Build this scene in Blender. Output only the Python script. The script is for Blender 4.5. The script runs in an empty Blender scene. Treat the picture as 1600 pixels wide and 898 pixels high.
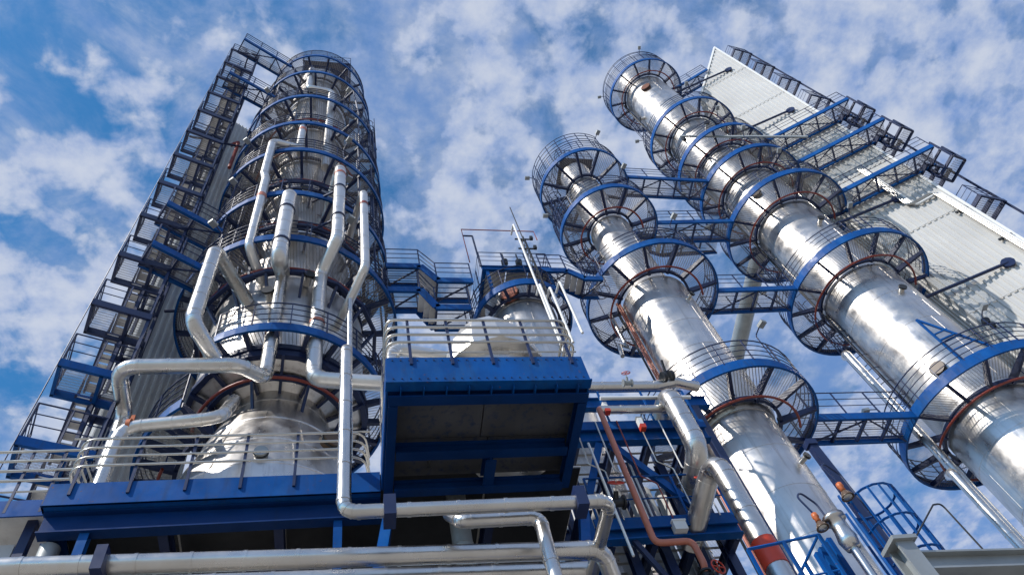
import bpy, math, random
from mathutils import Vector as V, Matrix
random.seed(7)
PI = math.pi
sc = bpy.context.scene
col = sc.collection

# ------------------------------------------------------------------ camera
# solved from the photograph's vertical vanishing point (555,-275 of 1600x898) and f = 1177 px
RX = V((0.97720276, -0.12082196, -0.1745761))      # camera right, in world axes
RD = V((0.01374054, 0.85654452, -0.51589019))      # camera down
RF = V((0.21186307, 0.50173054, 0.83867783))       # camera forward
CAM = V((0, 0, 1.7)); FPX = 1177.0
cd = bpy.data.cameras.new('camera'); cam = bpy.data.objects.new('camera', cd); col.objects.link(cam)
cd.sensor_width = 36.0; cd.lens = FPX / 1600 * 36; cd.clip_start = 0.1; cd.clip_end = 6000
m = Matrix.Identity(4)
for i in range(3):
    m[i][0] = RX[i]; m[i][1] = -RD[i]; m[i][2] = -RF[i]; m[i][3] = CAM[i]
cam.matrix_world = m
sc.camera = cam

# ------------------------------------------------------------------ sky, sun, exposure
SUN_AZ, SUN_EL = 246.0, 46.0            # degrees clockwise from +Y, above the horizon
w = bpy.data.worlds.new('World'); sc.world = w; w.use_nodes = True
nt = w.node_tree; nt.nodes.clear()
def N(t, **k):
    n = nt.nodes.new(t)
    for a, b in k.items(): setattr(n, a, b)
    return n
def L(a, b): nt.links.new(a, b)
def MA(op, a, b=None, c=None, clamp=False):
    n = N('ShaderNodeMath', operation=op); n.use_clamp = clamp
    for i, x in enumerate((a, b, c)):
        if x is None: continue
        if isinstance(x, (int, float)): n.inputs[i].default_value = x
        else: L(x, n.inputs[i])
    return n.outputs[0]
sky = N('ShaderNodeTexSky', sky_type='NISHITA'); sky.sun_disc = False
sky.sun_elevation = math.radians(SUN_EL); sky.sun_rotation = math.radians(SUN_AZ)
sky.air_density = 1.0; sky.dust_density = 0.3; sky.ozone_density = 9.0
tc = N('ShaderNodeTexCoord'); sp = N('ShaderNodeSeparateXYZ'); L(tc.outputs['Generated'], sp.inputs[0])
zc = MA('ADD', MA('MAXIMUM', sp.outputs[2], 0.03), 0.10)
cb = N('ShaderNodeCombineXYZ'); L(MA('DIVIDE', sp.outputs[0], zc), cb.inputs[0]); L(MA('DIVIDE', sp.outputs[1], zc), cb.inputs[1])
def noise(scale, detail, rough, off, dist=0.0):
    mp = N('ShaderNodeMapping'); mp.inputs['Location'].default_value = off; L(cb.outputs[0], mp.inputs[0])
    n = N('ShaderNodeTexNoise'); n.inputs['Scale'].default_value = scale; n.inputs['Detail'].default_value = detail
    n.inputs['Roughness'].default_value = rough; n.inputs['Distortion'].default_value = dist
    L(mp.outputs[0], n.inputs['Vector']); return n.outputs[0]
def ramp(x, lo, hi):
    n = N('ShaderNodeMapRange', interpolation_type='SMOOTHSTEP'); n.inputs[1].default_value = lo; n.inputs[2].default_value = hi
    L(x, n.inputs[0]); return n.outputs[0]
puff = noise(19.0, 7, 0.55, (3.1, 1.7, 0.0), 0.15)
mid = noise(8.0, 4, 0.5, (6.3, 0.4, 0.0), 0.2)
big = noise(2.2, 3, 0.5, (0.55, 5.35, 0.0))
veil = noise(6.0, 10, 0.65, (8.0, 2.0, 1.0), 0.4)
side = MA('MULTIPLY', MA('DIVIDE', sp.outputs[0], zc), 0.10)          # the cloud sheet thickens to one side of the sky
cover = MA('ADD', MA('ADD', MA('MULTIPLY', puff, 0.46), MA('MULTIPLY', mid, 0.50)), MA('ADD', MA('MULTIPLY', big, 0.32), MA('MULTIPLY', side, 0.5)))
mask = MA('MULTIPLY', ramp(cover, 0.548, 0.685), 0.92)
hz = MA('MULTIPLY', ramp(MA('ADD', veil, side), 0.33, 0.64), 0.72)
mask = MA('MAXIMUM', mask, hz)
shade = ramp(MA('SUBTRACT', MA('ADD', MA('MULTIPLY', noise(24.0, 7, 0.60, (1.0, 9.0, 2.0)), 0.45), MA('MULTIPLY', cover, 0.70)), MA('MULTIPLY', side, 0.62)), 0.50, 0.84)
ccol = N('ShaderNodeMix', data_type='RGBA'); L(shade, ccol.inputs[0])
ccol.inputs[6].default_value = (0.19, 0.32, 0.64, 1); ccol.inputs[7].default_value = (0.62, 0.67, 0.79, 1)
bg1 = N('ShaderNodeBackground'); bg1.inputs[1].default_value = 0.15; hs = N('ShaderNodeHueSaturation'); hs.inputs['Hue'].default_value = 0.488; hs.inputs['Saturation'].default_value = 1.15; hs.inputs['Value'].default_value = 1.12; L(sky.outputs[0], hs.inputs['Color']); L(hs.outputs[0], bg1.inputs[0])
bg2 = N('ShaderNodeBackground'); bg2.inputs[1].default_value = 1.0; L(ccol.outputs[2], bg2.inputs[0])
mx = N('ShaderNodeMixShader'); L(mask, mx.inputs[0]); L(bg1.outputs[0], mx.inputs[1]); L(bg2.outputs[0], mx.inputs[2])
out = N('ShaderNodeOutputWorld'); L(mx.outputs[0], out.inputs[0])

sd = bpy.data.lights.new('sun', 'SUN'); sd.energy = 4.6; sd.angle = math.radians(0.53); sd.color = (1.0, 0.95, 0.88)
sun = bpy.data.objects.new('sun', sd); col.objects.link(sun)
a, e = math.radians(SUN_AZ), math.radians(SUN_EL)
SUNV = V((math.sin(a) * math.cos(e), math.cos(a) * math.cos(e), math.sin(e)))
sun.rotation_euler = SUNV.to_track_quat('Z', 'Y').to_euler(); sun.location = (0, 0, 120)
sc.view_settings.view_transform = 'Standard'; sc.view_settings.look = 'None'
sc.view_settings.exposure = 0.0; sc.view_settings.gamma = 1.0
sc.render.engine = 'CYCLES'
sc.cycles.use_denoising = True
sc.cycles.max_bounces = 8; sc.cycles.glossy_bounces = 5; sc.cycles.diffuse_bounces = 4
sc.cycles.sample_clamp_indirect = 6.0; sc.cycles.caustics_reflective = False; sc.cycles.caustics_refractive = False
sc.cycles.blur_glossy = 0.5; sc.cycles.transparent_max_bounces = 24

# ------------------------------------------------------------------ points from sight lines
def ray(px, py): return RX * (px - 800) + RD * (py - 449) + RF * FPX
def at_z(px, py, z): r = ray(px, py); return CAM + r * ((z - CAM.z) / r.z)
def at_y(px, py, y): r = ray(px, py); return CAM + r * (y / r.y)
def at_d(px, py, d): r = ray(px, py); return CAM + r * (d / math.hypot(r.x, r.y))
def depth(p): return (V(p) - CAM).dot(RF)
def rpx(p, wpx): return 0.5 * wpx * depth(p) / FPX
def zat(x, y, py):
    # height on the plumb line (x,y) that lies on image row py
    k = (py - 449) / FPX
    n = RD - RF * k; o = V((x, y, 0)) - CAM
    return -(n.dot(o)) / n.z
def on_cyl(px, py, c, r):
    d = ray(px, py); ox, oy = CAM.x - c[0], CAM.y - c[1]
    A = d.x ** 2 + d.y ** 2; B = 2 * (ox * d.x + oy * d.y); Cc = ox * ox + oy * oy - r * r
    D = max(B * B - 4 * A * Cc, 0); t = (-B - math.sqrt(D)) / (2 * A)
    return CAM + d * t
def pol(az, d): return (d * math.sin(math.radians(az)), d * math.cos(math.radians(az)))

# ------------------------------------------------------------------ materials
def mat(name, base, rough=0.5, metal=0.0, var=0.12, vscale=1.5, bump=0.0, bscale=4.0, streak=0.0, streak_col=(0.25, 0.18, 0.12), spec=0.5, rvar=0.08, coat=0.0, fine=0.0):
    m = bpy.data.materials.new(name); m.use_nodes = True
    t = m.node_tree; b = t.nodes['Principled BSDF']; ln = t.links.new
    b.inputs['Roughness'].default_value = rough; b.inputs['Metallic'].default_value = metal
    b.inputs['Specular IOR Level'].default_value = spec
    if coat: b.inputs['Coat Weight'].default_value = coat; b.inputs['Coat Roughness'].default_value = 0.15
    geo = t.nodes.new('ShaderNodeNewGeometry')
    def nz(sc_, det, vec=None, rg=0.55):
        n = t.nodes.new('ShaderNodeTexNoise'); n.inputs['Scale'].default_value = sc_; n.inputs['Detail'].default_value = det
        n.inputs['Roughness'].default_value = rg
        ln(vec if vec else geo.outputs['Position'], n.inputs['Vector']); return n.outputs[0]
    def mr(x, a0, a1, b0, b1):
        n = t.nodes.new('ShaderNodeMapRange'); n.inputs[1].default_value = a0; n.inputs[2].default_value = a1
        n.inputs[3].default_value = b0; n.inputs[4].default_value = b1; ln(x, n.inputs[0]); return n.outputs[0]
    n1 = nz(vscale, 6)
    hsv = t.nodes.new('ShaderNodeHueSaturation'); hsv.inputs['Color'].default_value = (*base, 1)
    ln(mr(n1, 0.3, 0.7, 1 - var, 1 + var), hsv.inputs['Value'])
    c = hsv.outputs[0]
    if streak:
        mp = t.nodes.new('ShaderNodeMapping'); mp.inputs['Scale'].default_value = (5, 5, 0.35); ln(geo.outputs['Position'], mp.inputs[0])
        s = mr(nz(1.4, 7, mp.outputs[0], 0.62), 0.52, 0.74, 0.0, streak)
        mxn = t.nodes.new('ShaderNodeMix'); mxn.data_type = 'RGBA'; ln(s, mxn.inputs[0]); ln(c, mxn.inputs[6])
        mxn.inputs[7].default_value = (*streak_col, 1); c = mxn.outputs[2]
    ln(c, b.inputs['Base Color'])
    ln(mr(nz(vscale * 2.3, 5), 0.3, 0.7, max(rough - rvar, 0.03), rough + rvar), b.inputs['Roughness'])
    if bump or fine:
        bp = t.nodes.new('ShaderNodeBump'); bp.inputs['Strength'].default_value = bump; bp.inputs['Distance'].default_value = 0.05
        ln(nz(bscale, 2), bp.inputs['Height']); last = bp
        if fine:
            b2 = t.nodes.new('ShaderNodeBump'); b2.inputs['Strength'].default_value = fine; b2.inputs['Distance'].default_value = 0.01
            ln(nz(40, 3), b2.inputs['Height']); ln(bp.outputs[0], b2.inputs['Normal']); last = b2
        ln(last.outputs[0], b.inputs['Normal'])
    return m
M = {}
M['clad'] = mat('aluminium_cladding', (0.66, 0.63, 0.595), 0.37, 1.0, 0.16, 0.9, 0.12, 2.2, 0.55, (0.34, 0.29, 0.25), rvar=0.12)
M['pipe'] = mat('pipe_cladding', (0.60, 0.58, 0.55), 0.30, 1.0, 0.10, 1.3, 0.12, 3.0, 0.30, (0.5, 0.45, 0.38))
M['white_pipe'] = mat('white_pipe_cladding', (0.66, 0.645, 0.62), 0.36, 0.85, 0.08, 1.3, 0.06, 3.0, 0.15, (0.5, 0.45, 0.38))
M['blue'] = mat('blue_paint', (0.003, 0.072, 0.275), 0.48, 0.0, 0.22, 1.2, 0.05, 5.0, 0.30, (0.02, 0.09, 0.24), rvar=0.14, spec=0.14)
def weather(m, fade, dirt):
    t = m.node_tree; ln = t.links.new; b = t.nodes['Principled BSDF']; src = b.inputs['Base Color'].links[0].from_socket
    g_ = t.nodes.new('ShaderNodeNewGeometry')
    for sc_, lo, hi, amt, c_, vs in ((1.7, 0.50, 0.72, 0.34, fade, (1, 1, 0.6)), (6.0, 0.52, 0.78, 0.75, dirt, (1, 1, 0.18)), (15.0, 0.66, 0.72, 0.8, (0.13, 0.06, 0.03), (1, 1, 1))):
        mp = t.nodes.new('ShaderNodeMapping'); mp.inputs['Scale'].default_value = vs; ln(g_.outputs['Position'], mp.inputs[0])
        n = t.nodes.new('ShaderNodeTexNoise'); n.inputs['Scale'].default_value = sc_; n.inputs['Detail'].default_value = 8; n.inputs['Roughness'].default_value = 0.6; ln(mp.outputs[0], n.inputs['Vector'])
        r = t.nodes.new('ShaderNodeMapRange'); r.inputs[1].default_value = lo; r.inputs[2].default_value = hi; r.inputs[4].default_value = amt; ln(n.outputs[0], r.inputs[0])
        x = t.nodes.new('ShaderNodeMix'); x.data_type = 'RGBA'; ln(r.outputs[0], x.inputs[0]); ln(src, x.inputs[6]); x.inputs[7].default_value = (*c_, 1); src = x.outputs[2]
    ln(src, b.inputs['Base Color'])
weather(M['blue'], (0.03, 0.16, 0.40), (0.02, 0.045, 0.11))
M['deep'] = mat('shaded_blue_paint', (0.003, 0.032, 0.135), 0.42, 0.0, 0.2, 1.2, 0.05, 5.0, 0.3, (0.01, 0.03, 0.08), rvar=0.12, spec=0.2)  # the blue paint darkened: shade under the decks put into the girder colour
M['navy'] = mat('navy_paint_and_shade', (0.008, 0.020, 0.075), 0.45, 0.0, 0.18, 1.6, 0.03, 6.0)  # paint of the navy members, also the shade tone of upper stair landings
M['deck'] = mat('galvanised_deck', (0.78, 0.76, 0.72), 0.55, 0.1, 0.22, 1.1, 0.04, 5.0, 0.35, (0.42, 0.33, 0.24))
M['white'] = mat('white_sheet', (0.56, 0.555, 0.535), 0.45, 0.0, 0.10, 0.35, 0.03, 2.0, 0.40, (0.55, 0.50, 0.42))
M['red'] = mat('red_oxide_pipe', (0.26, 0.045, 0.03), 0.45, 0.0, 0.15, 2.0)
M['salmon'] = mat('faded_red_pipe', (0.50, 0.17, 0.11), 0.45, 0.0, 0.12, 2.0)
M['band'] = mat('red_band', (0.55, 0.05, 0.02), 0.4, 0.0, 0.08, 3.0)
M['orange'] = mat('orange_paint', (0.52, 0.13, 0.035), 0.45, 0.0, 0.1, 3.0)
M['brown'] = mat('brown_enamel', (0.10, 0.06, 0.035), 0.35, 0.0, 0.1, 3.0)
M['tube'] = mat('stainless_tube', (0.52, 0.495, 0.45), 0.32, 1.0, 0.06, 2.0)
M['grey'] = mat('grey_galvanised_steel', (0.34, 0.36, 0.36), 0.5, 0.4, 0.12, 2.0, 0.04, 6.0)
M['rust'] = mat('rusty_cover', (0.16, 0.06, 0.035), 0.6, 0.3, 0.2, 6.0)
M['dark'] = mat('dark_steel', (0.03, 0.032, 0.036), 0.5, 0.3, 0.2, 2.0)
M['gravel'] = mat('pale_concrete', (0.29, 0.275, 0.25), 0.85, 0.0, 0.18, 0.25, 0.1, 3.0)
M['galv'] = mat('bright_white_paint', (0.80, 0.80, 0.78), 0.4, 0.0, 0.05, 2.0)
def grating(name, base, open_=0.5):
    m = mat(name, base, 0.5, 0.3, 0.2, 1.2, 0.0, 4.0, 0.40, (0.30, 0.22, 0.15)); t = m.node_tree; ln = t.links.new
    b = t.nodes['Principled BSDF']; o = t.nodes['Material Output']; tr = t.nodes.new('ShaderNodeBsdfTransparent'); mx_ = t.nodes.new('ShaderNodeMixShader')
    tcn = t.nodes.new('ShaderNodeTexCoord')
    # bearing bars 33 mm apart, cross rods 100 mm apart
    def bars(axis, pitch, duty):
        sp_ = t.nodes.new('ShaderNodeSeparateXYZ'); ln(tcn.outputs['Object'], sp_.inputs[0])
        d_ = t.nodes.new('ShaderNodeMath'); d_.operation = 'DIVIDE'; ln(sp_.outputs[axis], d_.inputs[0]); d_.inputs[1].default_value = pitch
        f_ = t.nodes.new('ShaderNodeMath'); f_.operation = 'FRACT'; ln(d_.outputs[0], f_.inputs[0])
        l_ = t.nodes.new('ShaderNodeMath'); l_.operation = 'LESS_THAN'; ln(f_.outputs[0], l_.inputs[0]); l_.inputs[1].default_value = duty; return l_.outputs[0]
    mxm = t.nodes.new('ShaderNodeMath'); mxm.operation = 'MAXIMUM'; ln(bars(0, 0.033, 0.9 - open_), mxm.inputs[0]); ln(bars(1, 0.10, 0.12), mxm.inputs[1])
    ln(mxm.outputs[0], mx_.inputs[0]); ln(tr.outputs[0], mx_.inputs[1]); ln(b.outputs[0], mx_.inputs[2]); ln(mx_.outputs[0], o.inputs['Surface'])
    return m
M['grating'] = grating('open_steel_grating', (0.42, 0.405, 0.38), 0.76)
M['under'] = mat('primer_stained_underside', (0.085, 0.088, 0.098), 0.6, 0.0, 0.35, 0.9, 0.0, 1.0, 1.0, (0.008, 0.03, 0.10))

# ------------------------------------------------------------------ mesh collecting
Z = V((0, 0, 1))
class MB:
    def __init__(s): s.v = []; s.f = []; s.sm = []
    def add(s, vs, fs, smooth=False):
        k = len(s.v); s.v += [tuple(x) for x in vs]; s.f += [tuple(i + k for i in f) for f in fs]; s.sm += [smooth] * len(fs); return s
    def box(s, c, sx, sy, sz, rz=0.0):
        ca, sa = math.cos(rz), math.sin(rz); vs = []
        for dx, dy, dz in ((-1,-1,-1),(1,-1,-1),(1,1,-1),(-1,1,-1),(-1,-1,1),(1,-1,1),(1,1,1),(-1,1,1)):
            x, y = dx * sx / 2, dy * sy / 2
            vs.append((c[0] + x * ca - y * sa, c[1] + x * sa + y * ca, c[2] + dz * sz / 2))
        return s.add(vs, [(0,3,2,1),(4,5,6,7),(0,1,5,4),(1,2,6,5),(2,3,7,6),(3,0,4,7)])
    def beam(s, p, q, w_, h, up=Z, ext=0.0):
        p, q = V(p), V(q); d = (q - p).normalized(); p = p - d * ext; q = q + d * ext
        side = d.cross(up)
        if side.length < 1e-4: side = d.cross(V((0, 1, 0)))
        side.normalize(); u = side.cross(d).normalized()
        vs = []
        for o in (p, q):
            for a_, b_ in ((-1,-1),(1,-1),(1,1),(-1,1)): vs.append(o + side * (a_ * w_ / 2) + u * (b_ * h / 2))
        return s.add(vs, [(0,1,2,3),(4,7,6,5),(0,4,5,1),(1,5,6,2),(2,6,7,3),(3,7,4,0)])
    def ibeam(s, p, q, w_, h, t=0.03, up=Z):
        p, q = V(p), V(q); d = (q - p).normalized(); side = d.cross(up)
        if side.length < 1e-4: side = d.cross(V((0, 1, 0)))
        u = side.normalized().cross(d).normalized()
        s.beam(p + u * (h / 2 - t / 2), q + u * (h / 2 - t / 2), w_, t, up); s.beam(p - u * (h / 2 - t / 2), q - u * (h / 2 - t / 2), w_, t, up)
        return s.beam(p, q, t, h - 2 * t, up)
    def tube(s, pts, r, n=10, cap=True, lap=0.0):
        pts = [V(p) for p in pts]; k = len(pts)
        rr = [r] * k
        if lap:      # lapped cladding joints every so many metres, each a thin collar
            for i in range(k - 1):
                d = pts[i + 1] - pts[i]; l = d.length
                m_ = int(l / lap)
                for j in range(1, m_ + 1):
                    c = pts[i] + d * (j / (m_ + 1)); dn = d / l
                    s.collar(c, dn, r, 0.05, 0.007, n)
        ts = []
        for i in range(k):
            a_ = pts[max(i - 1, 0)]; b_ = pts[min(i + 1, k - 1)]; ts.append((b_ - a_).normalized())
        ref = V((0, 0, 1)) if abs(ts[0].z) < 0.9 else V((1, 0, 0))
        nrm = ts[0].cross(ref).normalized(); vs = []
        for i in range(k):
            nrm = (nrm - ts[i] * nrm.dot(ts[i])).normalized(); b_ = ts[i].cross(nrm)
            for j in range(n):
                an = 2 * PI * j / n; vs.append(pts[i] + (nrm * math.cos(an) + b_ * math.sin(an)) * rr[i])
        fs = [(i * n + j, i * n + (j + 1) % n, (i + 1) * n + (j + 1) % n, (i + 1) * n + j) for i in range(k - 1) for j in range(n)]
        s.add(vs, fs, n > 6)
        if cap:
            s.add(vs[:n], [tuple(range(n - 1, -1, -1))]); s.add(vs[-n:], [tuple(range(n))])
        return s
    def collar(s, c, d, r, w_, t, n):
        c, d = V(c), V(d); ref = V((0, 0, 1)) if abs(d.z) < 0.9 else V((1, 0, 0)); u = d.cross(ref).normalized(); v = d.cross(u)
        ring = lambda o, q: [c + d * o + (u * math.cos(2 * PI * j / n) + v * math.sin(2 * PI * j / n)) * q for j in range(n)]
        q = [(j, (j + 1) % n, n + (j + 1) % n, n + j) for j in range(n)]
        s.add(ring(-w_ / 2, r + t) + ring(w_ / 2, r + t), q, True)
        s.add(ring(-w_ / 2, r - 0.002) + ring(-w_ / 2, r + t), q); s.add(ring(w_ / 2, r + t) + ring(w_ / 2, r - 0.002), q)
        return s
    def lathe(s, prof, n=48, c=(0, 0), a0=0.0, a1=2 * PI, smooth=True, closed=False):
        full = abs(a1 - a0 - 2 * PI) < 1e-6; m_ = n if full else n + 1; vs = []
        for i in range(m_):
            an = a0 + (a1 - a0) * i / n
            for r, z in prof: vs.append((c[0] + r * math.cos(an), c[1] + r * math.sin(an), z))
        k = len(prof); kk = k if closed else k - 1; fs = []
        for i in range(n):
            i2 = (i + 1) % m_
            for j in range(kk):
                j2 = (j + 1) % k; fs.append((i * k + j, i2 * k + j, i2 * k + j2, i * k + j2))
        return s.add(vs, fs, smooth)
    def arc_tube(s, R, z, r, a0, a1, n=40, m_=6, c=(0, 0)):
        return s.lathe([(R + r * math.cos(2 * PI * j / m_), z + r * math.sin(2 * PI * j / m_)) for j in range(m_)], n, c, a0, a1, True, True)
    def disc(s, p, d, r, t, n=20):
        p, d = V(p), V(d).normalized(); return s.tube([p - d * t / 2, p + d * t / 2], r, n)
    def sector(s, r0, r1, z, t, a0, a1, n=4):
        vs = []
        for i in range(n + 1):
            an = a0 + (a1 - a0) * i / n; ca, sa = math.cos(an), math.sin(an)
            vs += [(r0 * ca, r0 * sa, z), (r1 * ca, r1 * sa, z), (r1 * ca, r1 * sa, z + t), (r0 * ca, r0 * sa, z + t)]
        fs = [(0, 1, 2, 3), tuple(4 * n + i for i in (3, 2, 1, 0))]
        for i in range(n):
            b_ = 4 * i
            for j in range(4): fs.append((b_ + j, b_ + 4 + j, b_ + 4 + (j + 1) % 4, b_ + (j + 1) % 4))
        return s.add(vs, fs)
def fillet(pts, R, seg=6):
    pts = [V(p) for p in pts]; o = [pts[0]]
    for i in range(1, len(pts) - 1):
        a_, b_, c = pts[i - 1], pts[i], pts[i + 1]; u = (a_ - b_); v = (c - b_)
        lu, lv = u.length, v.length; u = u / lu; v = v / lv
        co = max(-0.9999, min(0.9999, u.dot(v))); ang = math.acos(co)
        if ang > PI - 0.03: o.append(b_); continue
        t = min(R / math.tan(ang / 2), lu * 0.48, lv * 0.48)
        p0, p1 = b_ + u * t, b_ + v * t
        for k in range(seg + 1):
            f = k / seg; o.append((p0 * (1 - f) + b_ * f) * (1 - f) + (b_ * (1 - f) + p1 * f) * f)
    o.append(pts[-1]); return o

WL = {}
def mesh_of(name, mb, m):
    me = bpy.data.meshes.new(name); me.from_pydata(mb.v, [], mb.f); me.materials.append(M[m] if isinstance(m, str) else m)
    me.polygons.foreach_set('use_smooth', mb.sm); me.update(); return me
def tag(o, label, cat, group=None, kind=None):
    if label: o['label'] = label
    if cat: o['category'] = cat
    if group: o['group'] = group
    if kind: o['kind'] = kind
    return o
def empty(name, loc, label, cat, group=None):
    o = bpy.data.objects.new(name, None); o.empty_display_size = 0.2; col.objects.link(o); o.location = loc; WL[o.name] = V(loc)
    return tag(o, label, cat, group)
def part(name, mb, m, parent, label=None, kind=None):
    """mesh given in world coordinates, parented below parent (nothing is rotated above it)"""
    b = WL[parent.name]; mb.v = [(x - b.x, y - b.y, z - b.z) for x, y, z in mb.v]
    o = bpy.data.objects.new(name, mesh_of(name, mb, m)); col.objects.link(o); o.parent = parent; WL[o.name] = b.copy()
    if label: o['label'] = label
    if kind: o['kind'] = kind
    return o
def thing(name, mb, m, label, cat, group=None, kind=None):
    zs = min(v[2] for v in mb.v); n = len(mb.v); b = V((sum(v[0] for v in mb.v) / n, sum(v[1] for v in mb.v) / n, zs))
    mb.v = [(x - b.x, y - b.y, z - b.z) for x, y, z in mb.v]
    o = bpy.data.objects.new(name, mesh_of(name, mb, m)); col.objects.link(o); o.location = b; WL[o.name] = b.copy()
    return tag(o, label, cat, group, kind)
def inst(name, me, parent, loc=(0, 0, 0), rz=0.0):
    """a piece that shares its mesh; loc relative to the parent"""
    o = bpy.data.objects.new(name, me); col.objects.link(o); o.parent = parent; o.location = loc; o.rotation_euler = (0, 0, rz)
    WL[o.name] = WL[parent.name] + V(loc); return o
UNIT = {}
def unit_box(m):
    if m not in UNIT: UNIT[m] = mesh_of('piece', MB().box((0, 0, 0), 1, 1, 1), m)
    return UNIT[m]
def bar(name, p, q, w_, h, m, parent, up=Z):
    """a straight member as a scaled copy of one shared box"""
    p, q = V(p), V(q); d = (q - p); l = d.length; d = d / l
    side = up.cross(d)
    if side.length < 1e-4: side = V((0, 1, 0)).cross(d)
    side.normalize(); u = d.cross(side)
    o = bpy.data.objects.new(name, unit_box(m)); col.objects.link(o); o.parent = parent
    c = (p + q) / 2 - WL[parent.name]
    o.matrix_basis = Matrix(((d.x, side.x, u.x, c.x), (d.y, side.y, u.y, c.y), (d.z, side.z, u.z, c.z), (0, 0, 0, 1))) @ Matrix.Diagonal((l, w_, h, 1))
    WL[o.name] = WL[parent.name].copy(); return o
# ================================================================== builders
def ring_platform(c, z, R, rin, n=14, rot=0.0, a0=0.0, a1=2 * PI, fh=0.30, sprinkler=True, rails=True, rail_a=None, seg=64, deep=0.28, posts=None, fm='blue', support=0.0, squash=1.0):
    """a round walkway on a column: fascia ring with deck panels, brackets, rails; z = underside of the fascia"""
    full = abs(a1 - a0 - 2 * PI) < 1e-6
    base = WL[c.name]
    mb = MB()
    # channel section fascia and the inner curb ring
    prof = [(R, z), (R, z + fh), (R - 0.07, z + fh), (R - 0.07, z + fh - 0.02), (R - 0.02, z + fh - 0.02), (R - 0.02, z + 0.02), (R - 0.07, z + 0.02), (R - 0.07, z)]
    sg = max(8, int(seg * (a1 - a0) / (2 * PI)))
    mb.lathe(prof, sg, (base.x, base.y), a0, a1, False, True)
    o = part('platform', mb, fm, c)
    WL[o.name] = V((base.x, base.y, 0)); o.location = (0, 0, 0)
    # pieces are laid around the column axis
    da = (a1 - a0) / n; g = 0.035 / R
    pm = mesh_of('deck_panel', MB().sector(rin + 0.10, R - 0.03, 0, 0.03, g, da - g, 4), 'grating')
    bm = MB()
    # tapering bracket: deeper at the shell
    for t0, t1 in ((0.0, 1.0),):
        x0, x1 = rin + 0.02, R - 0.03; wv = 0.055
        vs = [(x0, -wv, 0), (x0, wv, 0), (x0, wv, -deep), (x0, -wv, -deep), (x1, -wv, 0), (x1, wv, 0), (x1, wv, -0.16), (x1, -wv, -0.16)]
        bm.add(vs, [(0,1,2,3),(4,7,6,5),(0,4,5,1),(1,5,6,2),(2,6,7,3),(3,7,4,0)])
    bme = mesh_of('bracket', bm, 'navy')
    for k in range(n):
        inst('deck_panel', pm, o, (0, 0, z + 0.17), a0 + k * da)
    for k in range(n if full else n + 1):
        inst('bracket', bme, o, (0, 0, z + 0.165), a0 + k * da)
    part('curb_ring', MB().lathe([(rin + 0.03, z - 0.06), (rin + 0.13, z - 0.06), (rin + 0.13, z + 0.12), (rin + 0.03, z + 0.12)], sg, (base.x, base.y), a0, a1, False, True), 'navy', o)
    if support:
        rs = rin + (R - rin) * support
        part('support_ring', MB().lathe([(rs - 0.06, z - 0.75), (rs + 0.06, z - 0.75), (rs + 0.06, z - 0.58), (rs - 0.06, z - 0.58)], n, (base.x, base.y), a0 + da / 2, a1 + da / 2, False, True), 'navy', o)
        for k in range(n):
            an = a0 + (k + 0.5) * da; ca, sa = math.cos(an), math.sin(an)
            bar('strut', (base.x + ca * rs, base.y + sa * rs, z - 0.66), (base.x + ca * (rin + 0.02), base.y + sa * (rin + 0.02), z - 1.5), 0.08, 0.1, 'navy', o)
            an = a0 + k * da; ca, sa = math.cos(an), math.sin(an)
            bar('hanger', (base.x + ca * rs * 0.98, base.y + sa * rs * 0.98, z - 0.66), (base.x + ca * rs, base.y + sa * rs, z + 0.1), 0.08, 0.08, 'navy', o)
    if sprinkler:
        rs = rin + (R - rin) * 0.38
        part('sprinkler_ring', MB().arc_tube(rs, z - 0.42, 0.042, a0 + 0.3, a1 - 0.5, sg, 8, (base.x, base.y)), 'red', o)
        hm = mesh_of('pipe_hanger', MB().box((rs, 0, -0.13), 0.03, 0.03, 0.62), 'navy')
        for k in range(0, n, 2): inst('pipe_hanger', hm, o, (0, 0, z), a0 + (k + 0.02) * da + 0.3 * (k == 0))
    if rails:
        r0, r1 = rail_a if rail_a else (a0, a1)
        rr = R - 0.04; sg2 = max(8, int(48 * (r1 - r0) / (2 * PI)))
        zb = z + fh
        part('top_rail', MB().arc_tube(rr, zb + 1.1, 0.024, r0, r1, sg2, 6, (base.x, base.y)), 'navy', o)
        for hh in (0.30, 0.57, 0.84):
            part('mid_rail', MB().arc_tube(rr, zb + hh, 0.016, r0, r1, sg2, 5, (base.x, base.y)), 'navy', o)
        part('toe_board', MB().lathe([(rr - 0.006, zb), (rr + 0.006, zb), (rr + 0.006, zb + 0.12), (rr - 0.006, zb + 0.12)], sg2, (base.x, base.y), r0, r1, False, True), 'blue', o)
        nn = posts or max(6, int(R * (r1 - r0) / 0.95))
        pme = mesh_of('rail_post', MB().box((rr, 0, 0.55), 0.045, 0.03, 1.12), 'navy')
        for k in range(nn if full and rail_a is None else nn + 1):
            inst('rail_post', pme, o, (0, 0, zb), r0 + (r1 - r0) * k / nn)
    if squash != 1.0: o.scale = (1, squash, 1)       # an oval walkway, wider to the sides
    return o

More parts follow.
